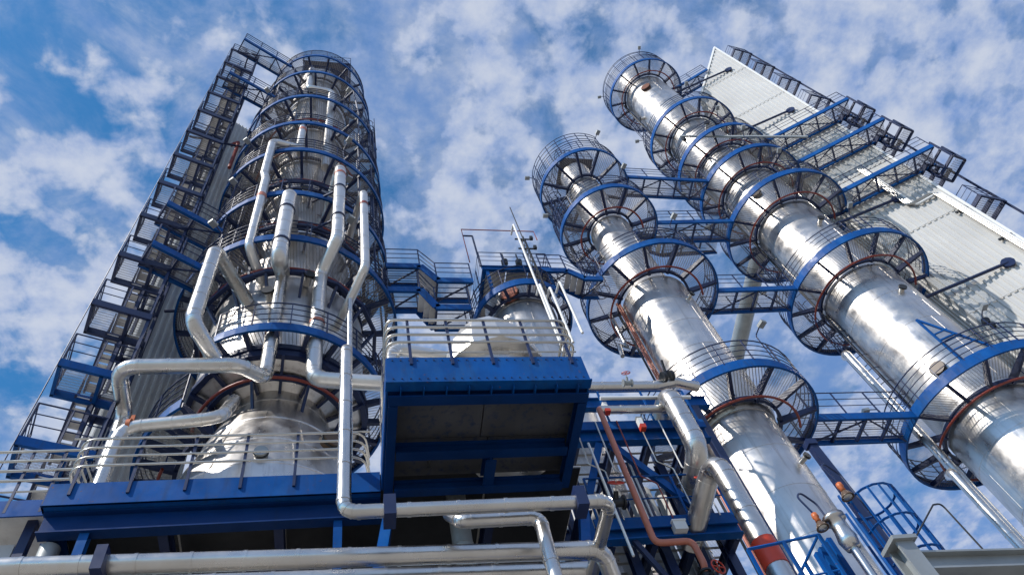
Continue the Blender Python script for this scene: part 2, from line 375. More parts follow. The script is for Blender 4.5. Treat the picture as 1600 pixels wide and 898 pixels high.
def shell(c, prof, course=1.25, n=72, name='shell_section', m='clad'):
    """lapped sheet courses between the given (r,z) points, one part per stretch"""
    base = WL[c.name]
    for (r0, z0), (r1, z1) in zip(prof[:-1], prof[1:]):
        k = max(1, round(abs(z1 - z0) / course)); mb = MB()
        for i in range(k):
            f0, f1 = i / k, (i + 1) / k
            ra, rb = r0 + (r1 - r0) * f0, r0 + (r1 - r0) * f1; za, zb = z0 + (z1 - z0) * f0, z0 + (z1 - z0) * f1
            mb.lathe([(ra, za), (rb, zb)], n, (base.x, base.y))
            if z1 - z0 > 0.3:      # lap at the foot of each course and its upright sheet seams
                mb.lathe([(ra + 0.008, za), (ra + 0.008, za + 0.045)], n, (base.x, base.y)); mb.lathe([(ra + 0.008, za + 0.045), (ra - 0.002, za + 0.046)], n, (base.x, base.y), smooth=False)
                mb.lathe([(ra - 0.002, za - 0.001), (ra + 0.008, za)], n, (base.x, base.y), smooth=False)
                q = max(3, round(2 * PI * ra / 1.9)); off = random.random() * 6
                for j in range(q):
                    an = off + 2 * PI * j / q + random.uniform(-0.05, 0.05); ca, sa = math.cos(an), math.sin(an)
                    mb.beam((base.x + (ra + 0.001) * ca, base.y + (ra + 0.001) * sa, za + 0.05), (base.x + (rb + 0.001) * ca, base.y + (rb + 0.001) * sa, zb), 0.012, 0.035, up=V((-sa, ca, 0)))
        part(name, mb, m, c)

def wind_guard(c, z, R, a0, a1, h=2.3):
    b = WL[c.name]; mb = MB()
    for q in (1.45, 1.9, h): mb.arc_tube(R, z + q, 0.02, a0, a1, 30, 5, (b.x, b.y))
    n = 16
    for i in range(n + 1):
        an = a0 + (a1 - a0) * i / n; p = V((b.x + R * math.cos(an), b.y + R * math.sin(an), z)); mb.beam(p + Z * 0.3, p + Z * h, 0.035, 0.03)
    part('wind_guard', mb, 'navy', c)

def manhole(c, px, py, r_shell, rad, m='rust'):
    p = on_cyl(px, py, WL[c.name], r_shell); b = WL[c.name]; n = V((p.x - b.x, p.y - b.y, 0)).normalized()
    o = part('manhole', MB().disc(p + n * 0.06, n, rad, 0.24, 28), m, c)
    part('bolt_flange', MB().disc(p + n * 0.10, n, rad * 1.14, 0.05, 28), 'dark', o)
    return o

def nozzle(c, ang, z, r_shell, r=0.11, l=0.35):
    b = WL[c.name]; d = V((math.cos(ang), math.sin(ang), 0)); p = V((b.x, b.y, z)) + d * (r_shell - 0.05)
    o = part('nozzle', MB().tube([p, p + d * l], r, 12), 'pipe', c)
    part('blind_flange', MB().disc(p + d * l, d, r * 1.5, 0.07, 16), 'dark', o)
def floodlight(parent, p, ang):
    d = V((math.cos(ang), math.sin(ang), 0)); p = V(p)
    o = part('lamp_pole', MB().tube(fillet([p, p + Z * 1.5, p + Z * 1.6 + d * 0.35], 0.12, 4), 0.022, 6), 'navy', parent)
    part('lamp_head', MB().box(p + Z * 1.56 + d * 0.45, 0.26, 0.2, 0.12, ang), 'grey', o)
def cable_tray(c, ang, z0, z1, r_shell):
    b = WL[c.name]; d = V((math.cos(ang), math.sin(ang), 0)); t = V((-d.y, d.x, 0)); p = V((b.x, b.y, 0)) + d * (r_shell + 0.12); mb = MB()
    for s_ in (-1, 1): mb.beam(p + t * s_ * 0.11 + Z * z0, p + t * s_ * 0.11 + Z * z1, 0.02, 0.05, up=t)
    k = int((z1 - z0) / 0.5)
    for i in range(k): mb.beam(p - t * 0.11 + Z * (z0 + 0.5 * i + 0.2), p + t * 0.11 + Z * (z0 + 0.5 * i + 0.2), 0.03, 0.015)
    for q in (-0.05, 0.0, 0.05): mb.tube([p + t * q + d * 0.01 + Z * z0, p + t * q + d * 0.01 + Z * z1], 0.016, 5)
    part('cable_tray', mb, 'dark', c)

def caged_ladder(parent, x, y, ang, z0, z1, m='navy', r=0.36, straps=7, hoop=0.85):
    """ladder with hoops; ang = direction it faces away from the column. A part with its cage below it."""
    ca, sa = math.cos(ang), math.sin(ang); t = V((-sa, ca, 0)); o_ = V((ca, sa, 0)); p = V((x, y, 0))
    mb = MB()
    for s in (-1, 1): mb.beam(p + t * s * 0.22 + Z * z0, p + t * s * 0.22 + Z * (z1 + 1.0), 0.06, 0.03, up=o_)
    k = int((z1 - z0) / 0.3)
    for i in range(k): mb.beam(p - t * 0.22 + Z * (z0 + 0.3 * i + 0.15), p + t * 0.22 + Z * (z0 + 0.3 * i + 0.15), 0.025, 0.025)
    la = part('ladder', mb, m, parent)
    cb_ = MB(); hs = z0 + 2.1
    zz = []
    while hs < z1 + 1.05:
        pts = [p + Z * hs + o_ * (r + r * math.cos(PI - q)) + t * (r * math.sin(PI - q)) * 1.0 for q in [0.55 + (2 * PI - 1.1) * i / 12 for i in range(13)]]
        cb_.tube(pts, 0.02, 4); zz.append(hs); hs += hoop
    if len(zz) > 1:
        for q in [0.75 + (2 * PI - 1.5) * i / (straps - 1) for i in range(straps)]:
            b_ = p + o_ * (r + r * math.cos(PI - q)) + t * (r * math.sin(PI - q))
            cb_.beam(b_ + Z * zz[0], b_ + Z * zz[-1], 0.03, 0.012)
    if cb_.v: part('safety_cage', cb_, m, la)
    return la

def railing(parent, pts, h=1.1, m='navy', step=1.25, r=0.022, mids=(0.42, 0.76), toe=True):
    """posts and rails along a polyline, each post a piece of its own"""
    pts = [V(p) for p in pts]
    top = part('top_rail', MB().tube([p + Z * h for p in pts], r, 6), m, parent)
    for q in mids: part('mid_rail', MB().tube([p + Z * q for p in pts], r * 0.7, 5), m, parent)
    for a_, b_ in zip(pts[:-1], pts[1:]):
        k = max(1, round((b_ - a_).length / step))
        for i in range(k): 
            p = a_ + (b_ - a_) * (i / k); bar('rail_post', p - Z * 0.06, p + Z * h, 0.045, 0.035, m, parent)
    bar('rail_post', pts[-1] - Z * 0.06, pts[-1] + Z * h, 0.045, 0.035, m, parent)
    return top

def bridge(pts, width, label, group='walkways between the columns', depth_=0.30, brace=True, rails=True, steps=(), rail_sides=(-1, 1), gm='blue'):
    """footbridge along a polyline of its deck centre line (underside of girders)"""
    pts = [V(p) for p in pts]
    th = empty('footbridge', ((pts[0] + pts[-1]) / 2), label, 'footbridge', group)
    hd = V(((pts[-1] - pts[0]).x, (pts[-1] - pts[0]).y, 0)).normalized(); sd_ = V((-hd.y, hd.x, 0))
    for s in (-1, 1):
        for a_, b_ in zip(pts[:-1], pts[1:]):
            mb = MB(); p, q = a_ + sd_ * s * width / 2 + Z * depth_ / 2, b_ + sd_ * s * width / 2 + Z * depth_ / 2
            mb.beam(p, q, 0.02, depth_, ext=0.02)
            for u in (-1, 1): mb.beam(p + Z * u * (depth_ / 2 - 0.011) - sd_ * s * 0.045, q + Z * u * (depth_ / 2 - 0.011) - sd_ * s * 0.045, 0.07, 0.02)
            part('girder', mb, gm, th)
    for j, (a_, b_) in enumerate(zip(pts[:-1], pts[1:])):
        l = (b_ - a_).length; k = max(1, round(l / 0.95))
        for i in range(k):
            p, q = a_ + (b_ - a_) * (i / k), a_ + (b_ - a_) * ((i + 1) / k); d = (q - p).normalized() * 0.012
            if j in steps:
                for s3 in range(3):
                    c0 = p + (q - p) * ((s3 + 0.5) / 3) + Z * 0.2
                    bar('stair_tread', c0 - sd_ * (width / 2 - 0.05), c0 + sd_ * (width / 2 - 0.05), 0.24, 0.03, 'deck', th)
            else:
                bar('deck_panel', p + d + Z * (depth_ * 0.72), q - d + Z * (depth_ * 0.72), width - 0.1, 0.03, 'grating', th)
                bar('cross_beam', p - sd_ * (width / 2 - 0.03) + Z * 0.10, p + sd_ * (width / 2 - 0.03) + Z * 0.10, 0.06, 0.12, 'navy', th)
                if brace and i % 2 == 0:
                    s = 1 if (i // 2) % 2 else -1
                    e_ = a_ + (b_ - a_) * (min(i + 2, k) / k)
                    bar('brace', p - sd_ * s * (width / 2 - 0.05) + Z * 0.02, e_ + sd_ * s * (width / 2 - 0.05) + Z * 0.02, 0.05, 0.05, 'navy', th)
    if rails:
        for s in rail_sides: railing(th, [p + sd_ * s * (width / 2 - 0.02) + Z * depth_ for p in pts], step=1.1)
    return th

def stair_tower(x, y, rz, levels, wd, dp, label, blue_to=0, outer=0.0):
    """open steel stair: landings at each level, two half flights between"""
    th = empty('stair_tower', (x, y, 0), label, 'stair tower')
    ca, sa = math.cos(rz), math.sin(rz); ux = V((ca, sa, 0)); uy = V((-sa, ca, 0)); o_ = V((x, y, 0))
    P = lambda a_, b_, z: o_ + ux * a_ + uy * b_ + Z * z
    zt = levels[-1] + 1.1; D = dp + 1.05 + 0.75; bw = wd / 2
    for a_, b_ in ((wd / 2, dp), (wd, 0.05), (wd / 2, D), (wd, D)):
        mb = MB(); mb.ibeam(P(a_, b_, 0), P(a_, b_, zt), 0.09, 0.09, 0.015); part('corner_post', mb, 'navy', th)
    def landing(z, b0, b1, front):
        mb = MB(); a0_ = -outer if front else 0.30
        for p, q in ((P(a0_ - 0.04, b0, z), P(wd + 0.04, b0, z)), (P(a0_ - 0.04, b1, z), P(wd + 0.04, b1, z)), (P(a0_, b0, z), P(a0_, b1, z)), (P(wd, b0, z), P(wd, b1, z)), (P(bw, b0, z), P(bw, b1, z))):
            mb.beam(p + Z * 0.06, q + Z * 0.06, 0.08, 0.25)
        ld = part('landing', mb, 'blue' if front and z < blue_to else 'navy', th)  # upper landings go navy: their shade is put into the colour
        for k in range(2):
            c0 = P((a0_ if k == 0 else bw) + 0.06, (b0 + b1) / 2, z + 0.14); c1 = P(bw * (k + 1) - 0.06, (b0 + b1) / 2, z + 0.14)
            bar('deck_panel', c0, c1, b1 - b0 - 0.1, 0.03, 'grating', ld)
        if front: railing(ld, [P(wd, b0, z + 0.18), P(a0_, b0, z + 0.18), P(a0_, b1, z + 0.18)], step=0.8)
        else: railing(ld, [P(a0_, b1, z + 0.18), P(wd, b1, z + 0.18)], step=0.9)
    def flight(k, za, zb, ba, bb):
        mb = MB(); a_ = bw * k + 0.08; e_ = bw * (k + 1) - 0.08
        for q in (a_, e_): mb.beam(P(q, ba, za + 0.05), P(q, bb, zb + 0.05), 0.05, 0.24)
        fl = part('stair_flight', mb, 'navy', th)
        n = max(4, round(abs(zb - za) / 0.22))
        for i in range(n):
            f = (i + 0.5) / n; bb_ = ba + (bb - ba) * f; zz = za + (zb - za) * f
            bar('stair_tread', P(a_ + 0.02, bb_, zz + 0.08), P(e_ - 0.02, bb_, zz + 0.08), 0.27, 0.035, 'deck', fl)
        q = a_ if k == 0 else e_
        part('hand_rail', MB().tube([P(q, ba, za + 1.05), P(q, bb, zb + 1.05)], 0.02, 6), 'navy', fl)
        for f in (0.05, 0.5, 0.95):
            bb_ = ba + (bb - ba) * f; zz = za + (zb - za) * f
            bar('rail_post', P(q, bb_, zz + 0.05), P(q, bb_, zz + 1.05), 0.035, 0.035, 'navy', fl)
    for i, z in enumerate(levels):
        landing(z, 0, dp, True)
        if i:
            zm = (z + levels[i - 1]) / 2
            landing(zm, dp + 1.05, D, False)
            flight(0, zm + 0.1, z + 0.1, dp + 1.05, dp)
            flight(1, levels[i - 1] + 0.1, zm + 0.1, dp, dp + 1.05)
    return th

def corrugated(c0, u, nrm, width, z0, z1, zr=None, pitch=0.28, depth_=0.045):
    """ribbed sheet wall from c0 along u, ribs upright; zr = top height at the far end"""
    u, nrm = V(u), V(nrm); mb = MB(); n = int(width / pitch); pts = []
    for i in range(n):
        b_ = i * pitch
        pts += [(b_, 0), (b_ + pitch * 0.52, 0), (b_ + pitch * 0.60, depth_), (b_ + pitch * 0.92, depth_)]
    pts.append((n * pitch, 0)); zr = z1 if zr is None else zr; vs = []
    for s, d in pts:
        p = V(c0) + u * s + nrm * d; zt = z1 + (zr - z1) * s / width
        vs += [(p.x, p.y, z0), (p.x, p.y, zt)]
    fs = [(2 * i, 2 * i + 2, 2 * i + 3, 2 * i + 1) for i in range(len(pts) - 1)]
    mb.add(vs, fs); return mb, n * pitch

def pipe(pts, r, label, m='pipe', bend=None, lap=0.9, n=16, group=None, name='pipe', cat='pipe', bands=(), flanges=(), clamps=()):
    pts = [V(p) for p in pts]; bd = bend if bend else r * 2.6
    path = fillet(pts, bd, 7); mb = MB().tube(path, r, n, True, lap)
    if lap:          # straps where every lagged elbow begins and ends, and its gores
        for i in range(1, len(pts) - 1):
            a_, b_, c = pts[i - 1], pts[i], pts[i + 1]; u = (a_ - b_); v = (c - b_); lu, lv = u.length, v.length; u = u / lu; v = v / lv
            ang = math.acos(max(-0.9999, min(0.9999, u.dot(v))))
            if ang > PI - 0.2: continue
            t = min(bd / math.tan(ang / 2), lu * 0.48, lv * 0.48); p0, p1 = b_ + u * t, b_ + v * t
            for f in (0.0, 0.25, 0.5, 0.75, 1.0):
                q = (p0 * (1 - f) + b_ * f) * (1 - f) + (b_ * (1 - f) + p1 * f) * f; d = ((b_ - p0) * (1 - f) + (p1 - b_) * f).normalized()
                mb.collar(q, d, r, 0.045 if f in (0.0, 1.0) else 0.02, 0.008 if f in (0.0, 1.0) else 0.005, n)
    o = thing(name, mb, m, label, cat, group)
    for p, d, w_, mm in bands:
        part('painted_band', MB().disc(p, d, r + 0.012, w_, n + 4), mm, o)
    for p, d in flanges:
        part('flange', MB().disc(p, d, r * 1.3, 0.09, 20), 'red', o)
    for p, d, q in clamps:       # p on the pipe, d along it, q where the bracket is fixed
        c = part('pipe_clamp', MB().disc(p, d, r + 0.03, 0.08, n), 'navy', o); bar('bracket', p, q, 0.07, 0.07, 'navy', c)
    return o
def hand_valve(p, d, label, r=0.09, m='grey', up=Z):
    p, d, up = V(p), V(d).normalized(), V(up).normalized()
    o = thing('hand_valve', MB().tube([p - d * r * 1.6, p - d * r * 0.6, p + d * r * 0.6, p + d * r * 1.6], r, 14).disc(p - d * r * 1.7, d, r * 1.6, r * 0.4).disc(p + d * r * 1.7, d, r * 1.6, r * 0.4).tube([p, p + up * r * 2.4], r * 0.55, 12), m, label, 'valve')
    part('stem', MB().tube([p + up * r * 2.2, p + up * r * 4.6], r * 0.16, 8), 'tube', o)
    u = d; v = up.cross(d); c = p + up * r * 4.2; q = [c + (u * math.cos(2 * PI * i / 16) + v * math.sin(2 * PI * i / 16)) * r * 1.7 for i in range(17)]
    part('handwheel', MB().tube(q, r * 0.17, 6, False).beam(c - u * r * 1.7, c + u * r * 1.7, r * 0.2, r * 0.2, up=up).beam(c - v * r * 1.7, c + v * r * 1.7, r * 0.2, r * 0.2, up=up), 'band', o)
    return o
def lerp(a_, b_, f): return V(a_) * (1 - f) + V(b_) * f
# ================================================================== setting
g = thing('ground', MB().add([(-1500, -1500, 0), (1500, -1500, 0), (1500, 1500, 0), (-1500, 1500, 0)], [(0, 1, 2, 3)]), 'gravel', 'pale concrete ground of the plant', None, None, 'structure')

# ================================================================== the big left column
AX = pol(-7.4, 15.0); CX = pol(38.6, 20.0); DX = pol(55.5, 27.0); EX = (6.6, 15.8)
colA = empty('distillation_column', (*AX, 0), 'tallest wide silver column on a conical base, wrapped in many blue platforms beside the grey lift shaft', 'column')
shell(colA, [(2.75, 0), (2.7, 11.5), (2.5, 14.7), (1.5, 18.1), (1.42, 18.62)], 1.1)
shell(colA, [(1.42, 18.55), (2.36, 18.86), (2.4, 18.98), (2.4, 22.9), (1.95, 24.0), (1.9, 27.3), (1.62, 28.2), (1.56, 46.0), (1.3, 46.8), (1.28, 51.2)], 1.2)
part('top_head', MB().lathe([(1.28, 51.2), (1.2, 51.5), (0.9, 51.75), (0.45, 51.87), (0.0, 51.9)], 48, AX), 'clad', colA)
part('base_girder_ring', MB().lathe([(2.36, 18.74), (2.52, 18.74), (2.52, 18.96), (2.36, 18.96)], 24, AX, closed=True, smooth=False), 'navy', colA)
part('base_girder_ring', MB().lathe([(1.86, 18.42), (1.98, 18.42), (1.98, 18.6), (1.86, 18.6)], 24, AX, closed=True, smooth=False), 'navy', colA)
part('sprinkler_ring', MB().arc_tube(2.15, 18.2, 0.045, 3.3, 6.0, 30, 8, AX), 'red', colA)
for k in range(16):
    an = 2 * PI * k / 16 + 0.1; ca, sa = math.cos(an), math.sin(an)
    bar('support_beam', (AX[0] + 2.5 * ca, AX[1] + 2.5 * sa, 18.74), (AX[0] + 1.42 * ca, AX[1] + 1.42 * sa, 18.45), 0.08, 0.13, 'navy', colA)
    if k % 2: bar('support_strut', (AX[0] + 1.92 * ca, AX[1] + 1.92 * sa, 18.45), (AX[0] + 1.6 * ca, AX[1] + 1.6 * sa, 17.6), 0.07, 0.09, 'navy', colA)
for z, R, rin, n, sup in ((44.2, 3.0, 1.62, 16, 0), (39.0, 3.25, 1.62, 16, 0), (34.8, 3.35, 1.63, 16, 0), (31.4, 3.4, 1.64, 16, 0.4), (27.15, 3.4, 1.95, 16, 0.4), (23.3, 3.6, 2.3, 16, 0.42)):
    ring_platform(colA, z, R, rin, n, 0, 0, 2 * PI, sprinkler=z < 40, support=sup, fh=0.28)
ring_platform(colA, 19.06, 3.1, 2.42, 12, 0.0, -2.1, 1.2, sprinkler=False, support=0, fh=0.26, deep=0.25)
ring_platform(colA, 16.4, 3.3, 2.2, 10, 0.0, 1.9, 4.1, sprinkler=True, fh=0.28)
ring_platform(colA, 48.6, 2.75, 1.32, 14, 0, 0, 2 * PI, sprinkler=False, fh=0.26)
# square top stage with rails
z = 52.4; o = part('top_stage', MB().box((AX[0] + 0.35, AX[1] - 0.1, z), 3.0, 2.6, 0.10), 'navy', colA)
railing(o, [(AX[0] + 1.85, AX[1] + 1.2, z), (AX[0] + 1.85, AX[1] - 1.4, z), (AX[0] - 1.15, AX[1] - 1.4, z), (AX[0] - 1.15, AX[1] + 1.2, z)], h=1.3)
for sx in (-1, 1):
    for sy in (-1, 1): bar('stage_post', (AX[0] + 0.35 + sx * 1.4, AX[1] - 0.1 + sy * 1.2, 44.4), (AX[0] + 0.35 + sx * 1.4, AX[1] - 0.1 + sy * 1.2, 52.4), 0.09, 0.09, 'navy', o)
# ladders with cages up the right-hand and front-left sides
zl = [23.5, 27.4, 31.6, 35.0, 39.2, 44.4]
for k in range(5):
    an = math.radians(-24 if k % 2 else 2)
    caged_ladder(colA, AX[0] + 3.25 * math.cos(an), AX[1] + 3.25 * math.sin(an), an + PI, zl[k] + 0.1, zl[k + 1] + 0.1)
    an = math.radians(205 if k % 2 else 224)
    caged_ladder(colA, AX[0] + 2.9 * math.cos(an), AX[1] + 2.9 * math.sin(an), an + PI, zl[k] + 0.1, zl[k + 1] + 0.1)
# upright tie posts joining the platform rims
for adeg in (-45, -28, -10, 14, 200, 220):
    an = math.radians(adeg)
    for za, zb, sa_, sb_ in ((23.6, 27.15, 1.0, 1.0), (27.4, 31.4, 1.0, 1.0), (31.7, 34.8, 1.0, 1.0), (35.1, 39.0, 1.0, 1.0), (39.3, 44.2, 1.0, 1.0)):
        ra, rb = 3.28, 3.2 if zb < 42 else 2.9
        bar('tie_post', (AX[0] + ra * math.cos(an), AX[1] + ra * sa_ * math.sin(an), za), (AX[0] + rb * math.cos(an), AX[1] + rb * sb_ * math.sin(an), zb), 0.06, 0.06, 'navy', colA)
        if adeg in (-28, -10, 200): bar('cross_brace', (AX[0] + ra * math.cos(an), AX[1] + ra * sa_ * math.sin(an), za), (AX[0] + rb * math.cos(an + 0.4), AX[1] + rb * sb_ * math.sin(an + 0.4), zb), 0.045, 0.045, 'navy', colA)
manhole(colA, 512, 340, 1.6, 0.24, 'brown'); manhole(colA, 408, 712, 2.45, 0.15, 'grey'); manhole(colA, 512, 690, 2.4, 0.22, 'brown')

# ================================================================== the middle column
colC = empty('distillation_column', (*CX, 0), 'slim silver column between the small vessel and the largest column, four ring platforms', 'column')
shell(colC, [(1.35, 0), (1.3, 12), (1.3, 18.4), (1.42, 18.8), (1.42, 26.5), (1.02, 27.4), (0.98, 33.0), (0.9, 33.5), (0.87, 40.1)], 1.5)
part('top_head', MB().lathe([(0.87, 40.1), (0.78, 40.35), (0.4, 40.55), (0, 40.62)], 40, CX), 'clad', colC)
CZ = [38.0, 33.2, 26.75, 18.6]
for (z, R, rin) in zip(CZ, (2.45, 2.45, 2.85, 2.85), (0.91, 1.01, 1.44, 1.44)):
    ring_platform(colC, z, R, rin, 12, 0, 0.15, 0.15 + 2 * PI, sprinkler=z < 38, fh=0.30)
for k, (za, zb) in enumerate(((33.4, 38.1), (27.0, 33.3), (38.2, 40.2))):
    for adeg in (138, 165):
        an = math.radians(adeg + 8 * k); rr = 2.05
        if adeg == 165 and k: continue
        caged_ladder(colC, CX[0] + rr * math.cos(an), CX[1] + rr * math.sin(an), an + PI, za, zb)
wind_guard(colC, 38.3, 2.4, math.radians(60), math.radians(290)); wind_guard(colC, 33.5, 2.4, math.radians(100), math.radians(200), 1.9)
# tall wind rail stage on its crown
o = part('crown_rail_frame', MB().box((CX[0], CX[1], 40.5), 1.9, 1.9, 0.08), 'navy', colC)
railing(o, [(CX[0] + .95, CX[1] - .95, 40.5), (CX[0] - .95, CX[1] - .95, 40.5), (CX[0] - .95, CX[1] + .95, 40.5)], h=1.2, step=0.5)

# ================================================================== the right column
colD = empty('distillation_column', (*DX, 0), 'largest right-hand silver column with seven ring platforms, standing before the white shaft', 'column')
shell(colD, [(1.8, 0), (1.72, 15), (1.74, 26.6), (1.68, 27.1), (1.66, 34.0), (1.64, 41.6), (1.62, 46.8), (1.6, 58.6)], 2.0)
part('top_head', MB().lathe([(1.6, 58.6), (1.48, 59.0), (0.9, 59.35), (0.4, 59.5), (0, 59.52)], 48, DX), 'clad', colD)
DZ = [56.2, 46.4, 41.3, 37.7, 33.5, 26.9, 18.5]
for z, R, rin in zip(DZ, (2.85, 2.95, 2.95, 3.0, 3.25, 3.25, 3.3), (1.64, 1.66, 1.67, 1.69, 1.71, 1.77, 1.77)):
    ring_platform(colD, z, R, rin, 14, 0, 0.1, 0.1 + 2 * PI, sprinkler=True, fh=0.34)
for k, (za, zb) in enumerate(((46.6, 56.3), (41.5, 46.5), (27.1, 33.6), (18.8, 27.0))):
    an = math.radians(132 + 6 * k)
    caged_ladder(colD, DX[0] + 2.35 * math.cos(an), DX[1] + 2.35 * math.sin(an), an + PI, za, zb)
manhole(colD, 1010, 138, 1.61, 0.33); manhole(colD, 1183, 304, 1.66, 0.24, 'brown'); manhole(colD, 1467, 577, 1.71, 0.26, 'brown')
wind_guard(colD, 56.5, 2.8, math.radians(70), math.radians(300), 2.1); wind_guard(colD, 46.7, 2.8, math.radians(100), math.radians(180), 1.9)
# folded gate frame over the lowest deck
p = on_cyl(1500, 560, DX, 3.22); q = on_cyl(1560, 548, DX, 3.22)
o = part('hoist_gate', MB().beam(V((p.x, p.y, 18.9)), V((p.x, p.y, 21.4)), 0.07, 0.07).beam(V((q.x, q.y, 18.9)), V((p.x, p.y, 21.4)), 0.07, 0.07).beam(V((p.x, p.y, 20.1)), (V((p.x, p.y, 20.1)) + V((q.x, q.y, 20.1))) / 2, 0.06, 0.06), 'blue', colD)
for f in (0.3, 0.6, 0.9): bar('gate_bar', (p.x, p.y, 19.0 + f * 1.6), lerp((p.x, p.y, 19.0 + f * 1.6), (q.x, q.y, 19.0 + f * 1.6), 1 - f * 0.6), 0.05, 0.05, 'blue', o)

# small fittings on the two right columns
for z, an in ((24.6, 262), (31.0, 262), (44.6, 258), (52.0, 165)): nozzle(colD, math.radians(an), z, 1.6)
for z, an in ((16.0, 290), (25.0, 292), (30.9, 170), (36.2, 285)): nozzle(colC, math.radians(an), z, 1.4 if z < 27 else 0.85, 0.08, 0.3)
cable_tray(colD, math.radians(150), 20.0, 57.0, 1.72); cable_tray(colC, math.radians(160), 12.0, 26.5, 1.42)
for z, R in zip(DZ, (2.85, 2.95, 2.95, 3.0, 3.25, 3.25, 3.3)):
    for an in (165, 258): a__ = math.radians(an); floodlight(colD, (DX[0] + (R - 0.05) * math.cos(a__), DX[1] + (R - 0.05) * math.sin(a__), z + 0.3), a__)
for z, R in zip(CZ, (2.45, 2.45, 2.85, 2.85)):
    for an in (178, 285): a__ = math.radians(an); floodlight(colC, (CX[0] + (R - 0.05) * math.cos(a__), CX[1] + (R - 0.05) * math.sin(a__), z + 0.3), a__)
for z, an in ((21.5, 262), (22.6, 285), (26.6, 250), (31.0, 275), (35.4, 258), (39.5, 285), (44.0, 262)): nozzle(colA, math.radians(an), z, 2.5 if z < 22.8 else (1.9 if z < 28 else 1.6), 0.12, 0.4)
for z, R in ((23.3, 3.6), (27.15, 3.4), (31.4, 3.4), (39.0, 3.25)):
    for an in (232, 300): a__ = math.radians(an); floodlight(colA, (AX[0] + (R - 0.1) * math.cos(a__), AX[1] + (R - 0.1) * math.sin(a__), z + 0.3), a__)

# ================================================================== small vessel between the left and middle columns
zE = zat(EX[0] - 1.9 * EX[0] / 17.1, EX[1] - 1.9 * EX[1] / 17.1, 449)
colE = empty('process_vessel', (*EX, 0), 'short silver vessel with orange manhole and one blue ring, behind the white capped drum', 'vessel')
shell(colE, [(1.35, 0), (1.32, zE + 1.2)], 1.4)
part('top_head', MB().lathe([(1.32, zE + 1.2), (1.2, zE + 1.6), (0.7, zE + 1.95), (0, zE + 2.05)], 48, EX), 'clad', colE)
ring_platform(colE, zE, 1.95, 1.36, 12, 0, 0.0, 2 * PI, sprinkler=False, fh=0.32, deep=0.25)
manhole(colE, 797, 462, 1.34, 0.36, 'salmon')

# stage above the small vessel
zS = zE + 2.2; c0 = V((EX[0], EX[1], 0))
st = empty('service_stage', (EX[0], EX[1], zE + 1.0), 'blue steel service stage with railing on top of the short silver vessel', 'platform')
for s in (-1, 1):
    part('girder', MB().ibeam((EX[0] - 1.45, EX[1] + s * 1.3, zS), (EX[0] + 1.35, EX[1] + s * 1.3, zS), 0.14, 0.3), 'blue', st)
    part('girder', MB().ibeam((EX[0] + s * 1.35, EX[1] - 1.2, zS), (EX[0] + s * 1.35, EX[1] + 1.2, zS), 0.12, 0.24), 'blue', st)
for k in range(3): bar('deck_panel', (EX[0] - 1.3 + k * 0.9, EX[1], zS + 0.13), (EX[0] - 0.44 + k * 0.9, EX[1], zS + 0.13), 2.5, 0.03, 'deck', st)
for sx in (-1, 1):
    for sy in (-1, 1): bar('leg', (EX[0] + sx * 1.25, EX[1] + sy * 1.25, zE + 0.2), (EX[0] + sx * 1.25, EX[1] + sy * 1.25, zS - 0.1), 0.12, 0.12, 'blue', st)
railing(st, [(EX[0] + 1.4, EX[1] - 1.35, zS + .15), (EX[0] - 1.45, EX[1] - 1.35, zS + .15), (EX[0] - 1.45, EX[1] + 1.35, zS + .15), (EX[0] + 1.4, EX[1] + 1.35, zS + .15), (EX[0] + 1.4, EX[1] - 1.35, zS + .15)], step=0.9)
lo = part('lamp_gallows', MB().tube([(EX[0] - 1.5, EX[1] - 1.4, zS), (EX[0] - 1.5, EX[1] - 1.4, zS + 2.6), (EX[0] - 1.9, EX[1] - 1.4, zS + 2.6)], 0.04, 6), 'navy', st)
part('antenna_frame', MB().tube([(EX[0] - 1.9, EX[1] - 1.4, zS + 0.3), (EX[0] - 1.9, EX[1] - 1.4, zS + 3.2), (EX[0] + 1.3, EX[1] - 1.4, zS + 3.2), (EX[0] + 1.3, EX[1] - 1.4, zS + 2.4)], 0.025, 5), 'red', st)
for dx in (-0.35, 0.25):
    part('valve_actuator', MB().disc((EX[0] + dx, EX[1] - 1.1, zS + 0.9), (0.3, 1, 0.2), 0.14, 0.2).beam((EX[0] + dx, EX[1] - 1.1, zS + 0.2), (EX[0] + dx, EX[1] - 1.1, zS + 1.6), 0.05, 0.05), 'dark', st)
# lattice mast beside it
MXY = at_d(812, 360, 15.2); mx_, my_ = MXY.x, MXY.y; zt_ = zat(mx_, my_, 324); zb_ = zat(mx_, my_, 470)
ms = empty('lattice_mast', (mx_, my_, zb_), 'thin lattice antenna mast rising beside the service stage', 'mast')
zq = zat(mx_, my_, 372)
for k in range(3):
    an = 2 * PI * k / 3 + 0.4
    bar('mast_leg', (mx_ + 0.16 * math.cos(an), my_ + 0.16 * math.sin(an), zb_), (mx_ + 0.08 * math.cos(an), my_ + 0.08 * math.sin(an), zq), 0.04, 0.04, 'dark', ms)
n = 12
for i in range(n):
    for k in range(3):
        a1_, a2_ = 2 * PI * k / 3 + 0.4, 2 * PI * (k + 1) / 3 + 0.4; r1_, r2_ = 0.16 - 0.08 * i / n, 0.16 - 0.08 * (i + 1) / n
        bar('lacing', (mx_ + r1_ * math.cos(a1_), my_ + r1_ * math.sin(a1_), zb_ + (zq - zb_) * i / n), (mx_ + r2_ * math.cos(a2_), my_ + r2_ * math.sin(a2_), zb_ + (zq - zb_) * (i + 1) / n), 0.02, 0.02, 'dark', ms)
part('whip', MB().tube([(mx_, my_, zq - 0.2), (mx_ - 0.02, my_, zt_)], 0.022, 6), 'dark', ms)
